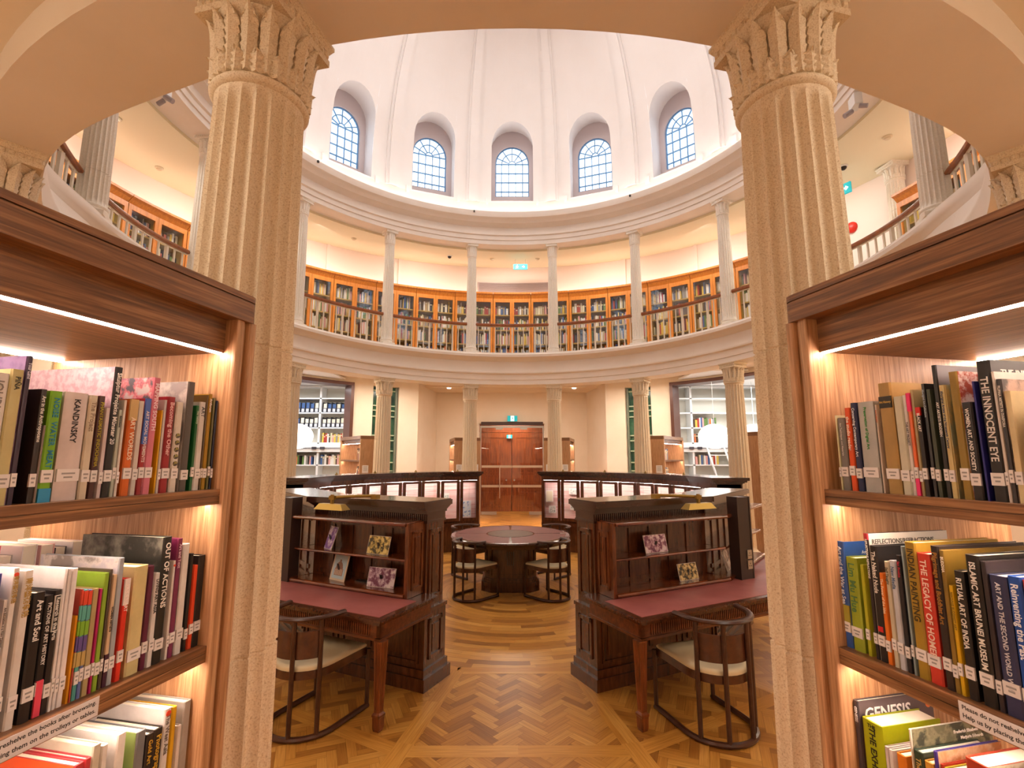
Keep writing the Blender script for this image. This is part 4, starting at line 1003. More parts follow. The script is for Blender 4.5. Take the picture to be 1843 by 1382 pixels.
    b = MB(); p0 = (e+.05 if not endless else -3.66*TA)
    b.prism([(X(p0), 3.64), (X(3.64*TA), 3.64), (X(3.67*TA), 3.67), (X(p0), 3.67)], .615, .715)
    b.prism([(X(p0-.008), 3.635), (X(3.64*TA), 3.635), (X(3.68*TA), 3.68), (X(p0-.008), 3.68)], .600, .618)
    x = p0+.09
    while x < 3.6*TA: p_, r_ = sorted((X(x), X(x+.011))); b.box(p_, r_, 3.668, 3.677, .63, .705); x += .021
    if not endless:
        xa, xb = sorted((X(e+.05), X(e+.08))); b.box(xa, xb, 3.03, 3.67, .615, .715); xa, xb = sorted((X(e+.04), X(e+.085))); b.box(xa, xb, 3.03, 3.68, .600, .618)
    b.build('apron', mat('apron_mahogany', '7a4220', .3, kind='wood', col2='4a220e', scale=(1.2, 8, 8), ns=4, coat=.3), t)
    for x in ([-.715] if not endless else []):
        b = MB(); cx_, cy_ = X(x), 3.665-.02
        def sq(h, z): return [(cx_-h, cy_-h, z), (cx_+h, cy_-h, z), (cx_+h, cy_+h, z), (cx_-h, cy_+h, z)]
        b.stack([sq(.022, 0), sq(.028, .02), sq(.030, .09), sq(.034, .10), sq(.034, .112), sq(.023, .125), sq(.036, .60)])
        for f in range(4):
            c_, s_ = [(1, 0), (0, 1), (-1, 0), (0, -1)][f]
            for o_ in (-.016, 0, .016):
                def P(h, z): return (cx_+c_*h-s_*o_*h/.036, cy_+s_*h+c_*o_*h/.036, z)
                b.tube([P(.023, .14), P(.036, .59)], .0045, 6)
        b.build('leg', mat('leg_mahogany', '8a4a24', .3, kind='wood', col2='58290f', scale=(8, 8, 1.2), ns=4, coat=.3), t)
    return t, fx, ang, N_
def onDesk(t, fx, x, y, z): return t.matrix_basis @ Vector((fx*x, y, z))
desks = {}
bpy.context.view_layer.update()
for sg, s_ in ((-1, 'left'), (1, 'right')):
    for A, e, lab in ((180-180/7, False, 'carved mahogany reading desk with open shelves and burgundy top, %s of the gangway'), (180-360/7, True, 'mahogany reading desk facet behind the near %s column')):
        d_ = desk(sg, A, lab % s_, e); desks[(sg, e)] = d_
        d_[0].matrix_basis = Matrix.Translation(d_[0].location) @ Matrix.Rotation(d_[2], 4, 'Z')
# posts with sockets at the bend of the desks
def at_desk(k, x, y, z):
    t, fx, ang, N_ = desks[k]; return Vector((XC, K, 0))+Matrix.Rotation(ang, 3, 'Z') @ Vector((fx*x, y, z))
for sg, s_ in ((-1, 'left'), (1, 'right')):
    k = (sg, False); t_, fx, ang, _ = desks[k]
    xp = .82 if sg < 0 else .94
    og = at_desk(k, xp, 3.19, .765)
    t = thing('power_post', 'dark metal post with sockets standing on the %s desk' % s_, 'post', og, ang, 'socket posts on the desks')
    b = MB(); b.box(-.085, .085, -.05, .06, 0, .76); b.box(-.09, -.075, -.055, .065, 0, .765); b.box(.075, .09, -.055, .065, 0, .765); b.build('post', POSTM, t)
    for i, z in enumerate((.09, .185)):
        b = MB(); b.box(-.03+fx*.035, .03+fx*.035, .058, .07, z, z+.08); so = b.build('socket', STEEL, t)
        b = MB()
        for dx, dz in ((-.012, .03), (.012, .03), (0, .052)): b.box(dx-.004+fx*.035, dx+.004+fx*.035, .069, .071, z+dz-.005, z+dz+.005)
        b.build('socket_hole', BLACKM, so)
    # brass picture lamp
    og = at_desk(k, .18 if sg < 0 else .30, 3.30, 1.45)
    t = thing('brass_desk_lamp', 'brass swing arm lamp over the shelves of the %s desk' % s_, 'lamp', og, ang, 'brass lamps on the desks')
    b = MB(); b.stack([[(-.17, -.05, .0), (.17, -.05, .0), (.17, .05, .0), (-.17, .05, .0)], [(-.13, -.028, .05), (.13, -.028, .05), (.13, .028, .05), (-.13, .028, .05)]]); b.build('shade', BRASS, t)
    b = MB(); b.box(-.012, .012, -.012, .012, .04, .13); b.box(-.03, .03, -.014, .014, .085, .12); b.build('knuckle', BRASS, t)
    b = MB(); b.tube([(0, -.01, .105), (-fx*.30, -.22, .115)], .014, 8); b.box(-fx*.30-.03, -fx*.30+.03, -.25, -.19, .085, .125); b.build('arm', BRASS, t)
    # the next facet's lamp and more glossy tops
# picture cards on the desk shelves
def card(k, x, z, w, h, m, label, frame=None, lean=.25, yaw=0, y=3.14):
    t_, fx, ang, _ = desks[k]; og = at_desk(k, x, y, z)
    t = thing('picture_card', label, 'picture', og, ang+pi+yaw, 'pictures propped on the desk shelves')
    # local -y now faces outwards to the reader
    b = MB(); b.M = Matrix.Rotation(-lean, 4, 'X'); b.box(-w/2, w/2, 0, .006, 0, h); b.M = None
    o = b.build('card_frame' if frame else 'card_edge', mat('card_edge_'+(frame or 'd8d0c8'), frame or 'd8d0c8', .5), t)
    b = MB(); b.M = Matrix.Rotation(-lean, 4, 'X'); g = .018 if frame else .003
    b.box(-w/2+g, w/2-g, -.0012, .0, g, h-g); b.M = None; b.build('picture', m, t)
    b = MB(); b.M = Matrix.Rotation(.25, 4, 'X'); b.box(-.012, .012, .012+lean*h*.5, .015+lean*h*.5, 0, h*.6); b.M = None; b.build('stand', BLACKM, t)
    return t
P1 = paper_mat('violet_print', 'dcd8e0', '6c3c90', 'a890b8', 14); P2 = paper_mat('sepia_group_print', 'e0cc80', '3c3418', 'b8a050', 26); P3 = paper_mat('purple_room_print', 'dcd0d4', '6c3450', 'b090a4', 18)
P4 = paper_mat('purple_portrait_print', 'dcc8d0', '6c3050', 'b48898', 24); P5 = paper_mat('yellow_group_print', 'd8c088', '2c2820', 'a88c54', 30); P6 = paper_mat('grey_sketch_print', 'e0dcd4', '8c7468', 'c8bcb0', 12)
kL, kR = (-1, False), (1, False)
card(kL, .37, 1.07, .15, .205, P1, 'tilted violet and white picture on upper shelf of the left desk', lean=.3, yaw=-.35)
card(kL, -.215, 1.07, .24, .155, P2, 'sepia group picture on upper shelf of the left desk')
dt = card(kL, .25, .80, .21, .235, mat('pale_sky_print', 'a8bcc8', .5), 'framed picture of a domed building on lower shelf of left desk', frame='c8b49c', yaw=-.15, y=3.13)
b = MB(); b.M = Matrix.Rotation(-.25, 4, 'X'); b.use(mat('domed_print', '8c6858', .6)); b.box(-.058, .058, -.003, -.001, .045, .105); b.box(-.048, .048, -.003, -.001, .105, .122)
b.add([(-.045*cos(pi*i/12), -.003, .122+.042*sin(pi*i/12)) for i in range(13)], [tuple(range(13))]); b.box(-.01, .01, -.003, -.001, .16, .182); b.use(mat('domed_print_light', 'd0bca8', .6))
for i in range(7): b.box(-.052+.016*i, -.046+.016*i, -.0036, -.003, .05, .1)
b.M = None; b.build('printed_building', None, dt)
card(kL, -.26, .80, .27, .16, P3, 'purple and white picture on lower shelf of the left desk', yaw=.12)
card(kR, -.06, 1.07, .255, .155, P4, 'purple portrait print on upper shelf of the right desk')
card(kR, .31, .80, .23, .145, P5, 'yellowed group photograph on lower shelf of the right desk')
card((1, True), -.42, .80, .25, .19, P6, 'grey sketch print on the desk shelf beyond the right post', yaw=.1, y=3.14)
for x, z in ((.02, .803), (-.08, .803)):
    b = MB(); b.box(-.05, .05, -.03, .03, 0, .012); o = b.build('dark_bookend', BLACKM); o.location = at_desk(kL, x, 3.06, z-.002); o.rotation_euler = (0, 0, desks[kL][2]+pi); tag(o, 'small dark bookend at the back of the left desk shelf, %s one' % ('left' if x > 0 else 'right'), 'bookend')

# ================================================================= CHAIRS
def chair(label, group):
    t = thing('armchair', label, 'chair', (0, 0, 0), 0, group); RR = .262
    def U(r, z, y1, n=18): return [(-r, y1, z)]+[(-r*cos(pi*i/n), -r*sin(pi*i/n), z) for i in range(n+1)]+[(r, y1, z)]
    b = MB(); b.tube(U(RR, .02, .36), .02, 8, (.020, .020)); b.build('base_rail', CHAIRM, t, smooth=40)
    for a in (-62, -22, 22, 62):
        q = rad(a-90); x, y = RR*cos(q), RR*sin(q); b = MB(); b.tube([(x, y, .03), (x, y, .79)], .0165, 8); b.build('spindle', CHAIRM, t, smooth=40)
    for sx in (-1, 1):
        b = MB(); b.tube([(sx*RR, .35, .02), (sx*RR, .35, .43)], .0165, 8); b.build('front_leg', CHAIRM, t, smooth=40)
    b = MB(); r = RR+.005; pts = [(-r*1.04, .05, .79)]+[(-r*cos(pi*i/18), -r*sin(pi*i/18), .79) for i in range(19)]+[(r*1.04, .05, .79)]
    b.tube(pts, .02, 8, (.026, .016)); b.build('top_rail', CHAIRM, t, smooth=40)
    b = MB(); n = 14; vs = []
    for z in (.52, .70):
        for rr in (RR-.014, RR-.028):
            for i in range(n+1): q = rad(-90-62+124*i/n); vs.append((rr*cos(q), rr*sin(q), z))
    m_ = n+1; fs = []
    for i in range(n): fs += [(i, i+1, m_*2+i+1, m_*2+i), (m_+i, m_*3+i, m_*3+i+1, m_+i+1), (m_*2+i, m_*2+i+1, m_*3+i+1, m_*3+i), (i, m_+i, m_+i+1, i+1)]
    b.add(vs, fs); b.build('back_panel', mat('back_panel_wood', '5c3420', .28, kind='wood', col2='3c1e10', scale=(3, 3, 3), ns=4, coat=.4), t, smooth=40)
    def seat(rs, y1): return [(-rs, y1)]+[(-rs*cos(pi*i/16), -rs*sin(pi*i/16)) for i in range(17)]+[(rs, y1)]
    b = MB(); b.prism(seat(.242, .36), .385, .44); b.build('seat_frame', mat('back_panel_wood'), t, smooth=40)
    b = MB(); S0 = seat(.238, .355)
    b.stack([[(x, y, .44) for x, y in S0], [(x, y, .455) for x, y in S0], [(x*.96, y*.97, .466) for x, y in S0], [(x*.85, y*.88, .472) for x, y in S0]]); b.build('seat_cushion', CUSH, t, smooth=50)
    return t
ch = chair('dark bentwood armchair with cream seat at the left desk', 'dark armchairs with spindle backs')
ch.location = (-1.545, 3.875, 0); ch.rotation_euler = (0, 0, -rad(24.5))
dup(ch, 'dark bentwood armchair with cream seat at the right desk', (1.425, 3.80, 0), rad(17.5))
def tchair(x, y, lab):
    dx, dy = XC-x, 7.62-y; dup(ch, lab, (x, y, 0), atan2(dy, dx)-pi/2, (.88, .88, .97))
tchair(-.60, 7.02, 'dark armchair at the round table, front left'); tchair(.53, 7.02, 'dark armchair at the round table, front right')
tchair(-.78, 8.36, 'dark armchair behind the round table, left one'); tchair(.70, 8.36, 'dark armchair behind the round table, right one')

# ================================================================= ROUND TABLE
t = thing('round_table', 'large round table with dark red leather top and carved pedestal', 'table', (XC, 7.70, 0))
b = MB(); b.lathe([(.80, .655), (.86, .66), (.87, .70), (.895, .708), (.905, .73), (.895, .747), (.88, .75)], 72); b.build('table_top', MAHD, t, smooth=40)
b = MB()
for k in range(4):
    n = 18; a0 = rad(90*k+1.6); a1 = rad(90*k+88.4); o_ = [(.84*cos(a0+(a1-a0)*i/n), .84*sin(a0+(a1-a0)*i/n)) for i in range(n+1)]; i_ = [(.37*cos(a0+(a1-a0)*i/n), .37*sin(a0+(a1-a0)*i/n)) for i in range(n, -1, -1)]
    b = MB(); b.add([(x, y, .7515) for x, y in o_+i_]+[(x, y, .749) for x, y in o_+i_], [(i, i+1, 2*n-i, 2*n+1-i) for i in range(n)]+[(i, 2*n+2+i, 2*n+3+i, i+1) for i in range(2*n+1)])
    b.build('leather_panel', TLEA, t)
b = MB(); b.lathe([(.345, .749), (.345, .753), (.32, .7535)], 48); b.build('centre_disc', mat('disc_wood', '5a3a1c', .38, kind='wood', col2='43290f', scale=(2, 2, 2), ns=5), t)
def csq(h, c): return [(-h+c, -h), (h-c, -h), (h, -h+c), (h, h-c), (h-c, h), (-h+c, h), (-h, h-c), (-h, -h+c)]
b = MB()
for h, c, z0, z1 in ((.42, .13, 0, .13), (.405, .125, .13, .16), (.39, .12, .16, .18), (.37, .12, .18, .62), (.40, .12, .62, .66)): b.prism(csq(h, c), z0, z1)
pd = b.build('pedestal', MAH, t)
b = MB()
for k in range(8):
    a = k*pi/4; d0 = .37 if k % 2 == 0 else (.37*2-.12)/sqrt(2); b.M = Matrix.Rotation(a, 4, 'Z'); w_ = .25 if k % 2 == 0 else .08
    for (x0, x1, z0, z1) in ((-w_*.8, w_*.8, .22, .24), (-w_*.8, w_*.8, .57, .59), (-w_*.8, -w_*.8+.02, .22, .59), (w_*.8-.02, w_*.8, .22, .59)): b.box(x0, x1, -d0-.01, -d0+.01, z0, z1)
b.M = None; b.build('panel_moulding', MAH, pd)
b = MB()
for k in (0, 2, 4, 6, 1, 3, 5, 7):
    a = k*pi/4; d0 = .37 if k % 2 == 0 else (.37*2-.12)/sqrt(2); b.M = Matrix.Rotation(a, 4, 'Z')
    for x in ((-.042, -.014, .014, .042) if k % 2 == 0 else ()):
        b = MB(); b.M = Matrix.Rotation(a, 4, 'Z'); b.box(x-.006, x+.006, -d0-.006, -d0+.006, .36, .55); b.M = None; b.build('grille_slot', BLACKM, pd)
b = MB(); b.box(.76, .83, -.05, .03, .7535, .757); b.build('table_socket', STEEL, t)
# ================================================================= DISPLAY CASES
RC = 3.1; CY = 7.44
def cp(a, r, z): q = rad(a); return (XC+r*sin(q), CY+r*cos(q), z)
def carc(b, a0, a1, r0, r1, z0, z1, n=1):
    for i in range(n):
        u, v = a0+(a1-a0)*i/n, a0+(a1-a0)*(i+1)/n
        b.add([cp(u, r0, z0), cp(v, r0, z0), cp(v, r1, z0), cp(u, r1, z0), cp(u, r0, z1), cp(v, r0, z1), cp(v, r1, z1), cp(u, r1, z1)], [(0, 3, 2, 1), (4, 5, 6, 7), (0, 1, 5, 4), (1, 2, 6, 5), (2, 3, 7, 6), (3, 0, 4, 7)])
BRICK = mat('pink_lined_back', 'f0d8d0', .7, kind='plaster', col2='e0a8a0', col3='f0c8c0', scale=(.6, .6, 14), ns=2.2, band=(.35, .6))
CLED = mat('case_lamp', 'fff4e8', emit=60, ecol='fff0e8')
for sg, s_ in ((-1, 'left'), (1, 'right')):
    og = Vector(cp(sg*50, RC, 0))
    t = thing('display_case', 'long curved mahogany display case with lit glass doors, %s of the doors' % s_, 'display case', og, 0, 'curved display cases')
    def S(a): return sg*a
    b = MB(); ns = 5; a0, a1 = 12.2, 90; st = (a1-a0)/ns
    for i in range(ns):
        u, v = S(a0+st*i), S(a0+st*(i+1))
        for r0, r1, z0, z1 in ((3.06, 3.50, 0, .10), (3.075, 3.48, .10, .14), (3.10, 3.46, .14, .50), (3.07, 3.48, .50, .56), (3.10, 3.46, .56, .60), (3.10, 3.46, 1.42, 1.50), (3.46, 3.48, .56, 1.50)): carc(b, u, v, r0, r1, z0, z1)
        # plinth panel
        m_ = (v-u)*.08; carc(b, u+m_, v-m_, 3.085, 3.1, .18, .20); carc(b, u+m_, v-m_, 3.085, 3.1, .44, .46)
    for a in (a0, a1-.7): carc(b, S(a), S(a+.7), 3.10, 3.46, .14, 1.5)
    car = b.build('carcass', MAH, t, origin=og)
    b = MB()
    for k, (r0, r1, z0, z1) in enumerate(((3.08, 3.48, 1.50, 1.515), (3.06, 3.50, 1.515, 1.53), (3.03, 3.53, 1.53, 1.555), (3.0, 3.56, 1.555, 1.60))):
        e_ = .3+.35*k; carc(b, S(a0-e_), S(a1+e_), r0, r1, z0, z1, ns)
    b.build('cornice', MAHD, t, origin=og)
    b = MB(); carc(b, S(a0+.5), S(a1-.5), 3.43, 3.445, .60, 1.42, 5); b.build('lining', BRICK, t, origin=og)
    b = MB(); carc(b, S(a0+.8), S(a1-.8), 3.13, 3.145, 1.405, 1.418, 10); b.build('case_lamp', CLED, t, origin=og)
    b = MB(); carc(b, S(a0+.8), S(a1-.8), 3.12, 3.44, .60, .612, 10); b.build('display_shelf', mat('pale_shelf', 'e8d8c8', .5), t, origin=og)
    for i in range(ns):
        for h in (0, 1):
            u = a0+st*i+st*h/2+(.25 if not h else .1); v = a0+st*i+st*(h+1)/2-(.1 if not h else .25)
            b = MB(); f = 1.15
            for (p, q, z0, z1) in ((u, u+f, .60, 1.42), (v-f, v, .60, 1.42), (u, v, .60, .66), (u, v, 1.375, 1.42)): carc(b, S(p), S(q), 3.045, 3.072, z0, z1)
            dr = b.build('door', MAH, t, origin=og)
            b = MB(); b.add([cp(S(u+f), 3.055, .66), cp(S(v-f), 3.055, .66), cp(S(v-f), 3.055, 1.375), cp(S(u+f), 3.055, 1.375)], [(0, 1, 2, 3)]); b.build('door_glass', GLASS, dr, origin=og)
            if not h: b = MB(); carc(b, S(v-.7), S(v-.4), 3.03, 3.046, 1.0, 1.06); b.build('door_lock', BLACKM, dr, origin=og)
    # exhibits
    ex = [(14.5, .95, .16, .24, 'cream'), (15.5, .72, .15, .15, 'sketch'), (23.5, 1.12, .20, .12, 'print'), (24, .80, .22, .18, 'sketch'), (33, 1.0, .13, .12, 'print'), (40, 1.02, .16, .12, 'print'), (49, 1.02, .15, .10, 'cream'), (56, 1.06, .14, .14, 'blue'), (64, 1.05, .15, .16, 'print'), (71, 1.02, .14, .12, 'cream'), (79, 1.05, .13, .14, 'sketch')] if sg > 0 else \
         [(16.5, .64, .24, .34, 'blue'), (24, 1.02, .16, .12, 'print'), (26, 1.15, .16, .18, 'cream'), (40, 1.0, .16, .2, 'print'), (48, .98, .22, .10, 'cream'), (57, 1.05, .15, .14, 'blue'), (65, 1.05, .14, .15, 'print'), (72, 1.02, .16, .14, 'cream'), (80, 1.05, .14, .14, 'sketch')]
    pr = {'cream': mat('cream_sheet', 'f0e4c4', .6), 'sketch': paper_mat('ink_sketch', 'f0ece0', '8c8c84', 'e4e0d4', 34), 'print': paper_mat('pale_print', 'ece8dc', 'a8b0a8', 'e0e0d4', 24), 'blue': paper_mat('blue_print', 'dce4ec', '88a4cc', 'f0ece4', 14)}
    nn = {}
    for i, (a, z, w_, h_, kd) in enumerate(ex):
        nn[kd] = nn.get(kd, 0)+1
        dsc = {'cream': 'blank cream sheet', 'sketch': 'small ink sketch', 'print': 'pale printed card', 'blue': 'blue and white picture'}[kd]
        q = cp(S(a), 3.36, z); o = thing('exhibit_card', '%s, %s of its kind from the doors, in the %s display case' % (dsc, ordn(nn[kd]-1), s_), 'picture', q, -rad(S(a)), 'cards shown in the display cases')
        b = MB(); b.box(-w_/2, w_/2, 0, .008, 0, h_); b.build('mount', mat('white_mount', 'f4f0e8', .6), o); b = MB(); b.box(-w_/2+.015, w_/2-.015, -.001, 0, .015, h_-.015); b.build('print', pr[kd], o)
        b = MB(); 
        for x in (-w_*.3, w_*.3): b.box(x-.0015, x+.0015, .002, .005, h_, 1.40-z)
        b.build('hanging_wire', STEEL, o)
    for i, a in enumerate((20, 36, 52, 68)):
        q = cp(S(a), 3.28, 1.601); b = MB(); b.lathe([(.028, 0), (.028, .01), (.012, .02), (.010, .03), (.018, .034), (.0, .04)], 12); o = b.build('case_top_knob', BRASS, smooth=40); o.location = q; tag(o, 'small dark brass knob, %s from the doors on the %s case top' % (ordn(i), s_), 'knob')

# ================================================================= DOORS
YD = 16.42
d = thing('glass_double_door', 'double glass door with steel rails in front of wooden doors', 'door', (0, YD, 0)); 
b = MB(); b.box(-1.03, 1.05, -.02, .02, 2.86, 2.93); b.box(-1.06, -1.02, -.03, .03, 0, 2.93); b.box(1.03, 1.07, -.03, .03, 0, 2.93); b.build('steel_frame', STEEL, d)
b = MB(); b.box(-1.03, 1.05, -.04, .04, 2.95, 3.06); b.build('header', mat('dark_header', '3c2010', .5), d)
for x0, x1 in ((-1.0, .0), (.02, 1.02)):
    b = MB(); b.add([(x0, 0, .12), (x1, 0, .12), (x1, 0, 2.85), (x0, 0, 2.85)], [(0, 1, 2, 3)]); lf = b.build('glass_leaf', GLASSC, d)
    for z in (1.54, .90):
        b = MB(); b.box(x0, x1, -.02, .015, z, z+.075); b.build('cross_rail', mat('satin_rail', 'c8b49c', .35, metal=.6), lf)
    b = MB(); b.box(x0+(0 if x0 < 0 else .55), x1-(.5 if x0 < 0 else 0), -.02, .015, .02, .12); b.build('floor_patch', STEEL, lf)
b = MB(); b.tube([(-.40, -.06, .55), (-.40, -.06, 1.62)], .014, 8); b.box(-.41, -.39, -.06, 0, .7, .72); b.box(-.41, -.39, -.06, 0, 1.5, 1.52); b.build('pull_handle', mat('satin_rail'), d)
for x in (-.42, .40): b = MB(); b.box(x-.12, x+.12, -.05, .0, 2.80, 2.86); b.build('door_closer', STEEL, d)
dd = struct(bpy.data.objects.new('door_1', None)); COL.objects.link(dd); dd.location = (0, 17.6, 0)
for sg in (-1, 1):
    b = MB(); b.box(*sorted((sg*.012, sg*1.15)), 0, .06, 0, 2.75)
    for (z0, z1) in ((.15, .75), (.85, 1.35), (1.45, 2.6)):
        for (xa, xb, za, zb) in ((.18, 1.0, z0, z0+.03), (.18, 1.0, z1-.03, z1), (.18, .21, z0, z1), (.97, 1.0, z0, z1), (.28, .9, z0+.1, z1-.1)): b.box(*sorted((sg*xa, sg*xb)), -.015, .01, za, zb)
    lf = b.build('door_leaf', DOORW, dd)
    b = MB(); b.lathe([(.03, -.02), (.035, 0), (.03, .02)], 16); o = b.build('door_knob', mat('bright_steel', 'e8d8cc', .2, metal=.8), lf); o.location = (sg*.14-.05, -.05, 1.08); o.rotation_euler = (pi/2, 0, 0)
b = MB(); b.box(-1.9, -1.16, 0, .1, 0, 3.2); b.box(1.16, 1.9, 0, .1, 0, 3.2); b.box(-1.9, 1.9, 0, .1, 2.76, 3.2)
for sg in (-1, 1):
    for (za, zb) in ((.2, 1.2), (1.35, 2.9)): b.box(*sorted((sg*1.3, sg*1.75)), -.02, .02, za, zb)
b.build('door_surround', DOORW, dd)
b = MB(); b.box(-1.95, -1.7, 16.75, 17.7, 0, 3.3); struct(b.build('wall_lobby', DOORW)); b = MB(); b.box(1.7, 1.95, 16.75, 17.7, 0, 3.3); struct(b.build('wall_lobby', DOORW))
b = MB(); b.box(-1.95, 1.95, 16.7, 17.8, 3.2, 3.3); struct(b.build('ceiling_lobby', WALLP))
area('lobby_lamp', (0, 17.1, 3.15), 1.2, .4, 34, WARM)

def exit_sign(name, pos, rz, w, h, label, arrow=True, par=None, glow=3.0):
    t = thing('exit_sign', label, 'sign', pos, rz, None)
    b = MB(); b.box(-w/2, w/2, 0, .04, 0, h); b.build('sign_box', mat('exit_teal', '0a9ca4', .6, emit=.55, ecol='10b4bc'), t)
    WH = mat('exit_white', 'f8ffff', .5, emit=1.2, ecol='f4ffff')
    k = h; cx_ = 0 if not arrow else -w*.25
    b = MB()
    if not arrow: b.box(-.30*k, .30*k, -.003, .0, .06*k, .94*k)
    else: b.box(.0, w*.48, -.003, 0, .06*k, .94*k) if False else None
    fig = mat('exit_green', '109890', .5, emit=.5, ecol='10a8a0') if not arrow else WH
    if not arrow: b.build('sign_panel', WH, t)
    b = MB(); y0, y1 = -.006, -.002
    def quad(pts): b.add([(cx_+x*k, y0, z*k) for x, z in pts]+[(cx_+x*k, y1, z*k) for x, z in pts], [(0, 1, 2, 3), (4, 7, 6, 5), (0, 4, 5, 1), (1, 5, 6, 2), (2, 6, 7, 3), (3, 7, 4, 0)])
    quad([(.02, .72), (.12, .72), (.12, .84), (.02, .84)]); quad([(-.06, .40), (.08, .40), (.12, .70), (-.02, .70)])
    quad([(-.06, .40), (.02, .42), (-.12, .14), (-.2, .16)]); quad([(.02, .42), (.10, .40), (.22, .2), (.14, .16)]); quad([(.10, .62), (.28, .56), (.28, .5), (.10, .54)]); quad([(-.02, .68), (-.18, .56), (-.15, .5), (0, .6)])
    b.build('running_figure', fig, t)
    if arrow:
        b = MB(); ax = w*.22
        b.add([(ax-.22*k, y0, .42*k), (ax, y0, .42*k), (ax, y0, .26*k), (ax+.26*k, y0, .5*k), (ax, y0, .74*k), (ax, y0, .58*k), (ax-.22*k, y0, .58*k)], [(0, 1, 2, 3, 4, 5, 6)]); b.build('arrow', WH, t)
    return t
exit_sign('exit_sign', (.02, 16.30, 3.07), 0, .33, .19, 'small teal exit sign with running figure above the glass doors', False)
exit_sign('exit_sign', (-.08, 17.5, 2.55), 0, .20, .12, 'tiny blue sign on the wooden door seen through glass', False)
p = rp(2.4, 1.0); z = W(p[0], p[1], 6.76)
s1 = exit_sign('exit_sign', (p[0], p[1], z), 0, .42, .16, 'hanging teal exit sign with arrow under the gallery ceiling centre', True)
b = MB(); 
for x in (-.15, .15): b.tube([(x, .02, .16), (x, .02, W(p[0], p[1], 7.02)-z)], .004, 6)
b.build('hanging_rod', STEEL, s1)
p = rp(81, 1.2); s2 = exit_sign('exit_sign', (p[0], p[1], W(p[0], p[1], 6.62)), -rad(60), .30, .2, 'teal exit sign at gallery level beside the right column', True)

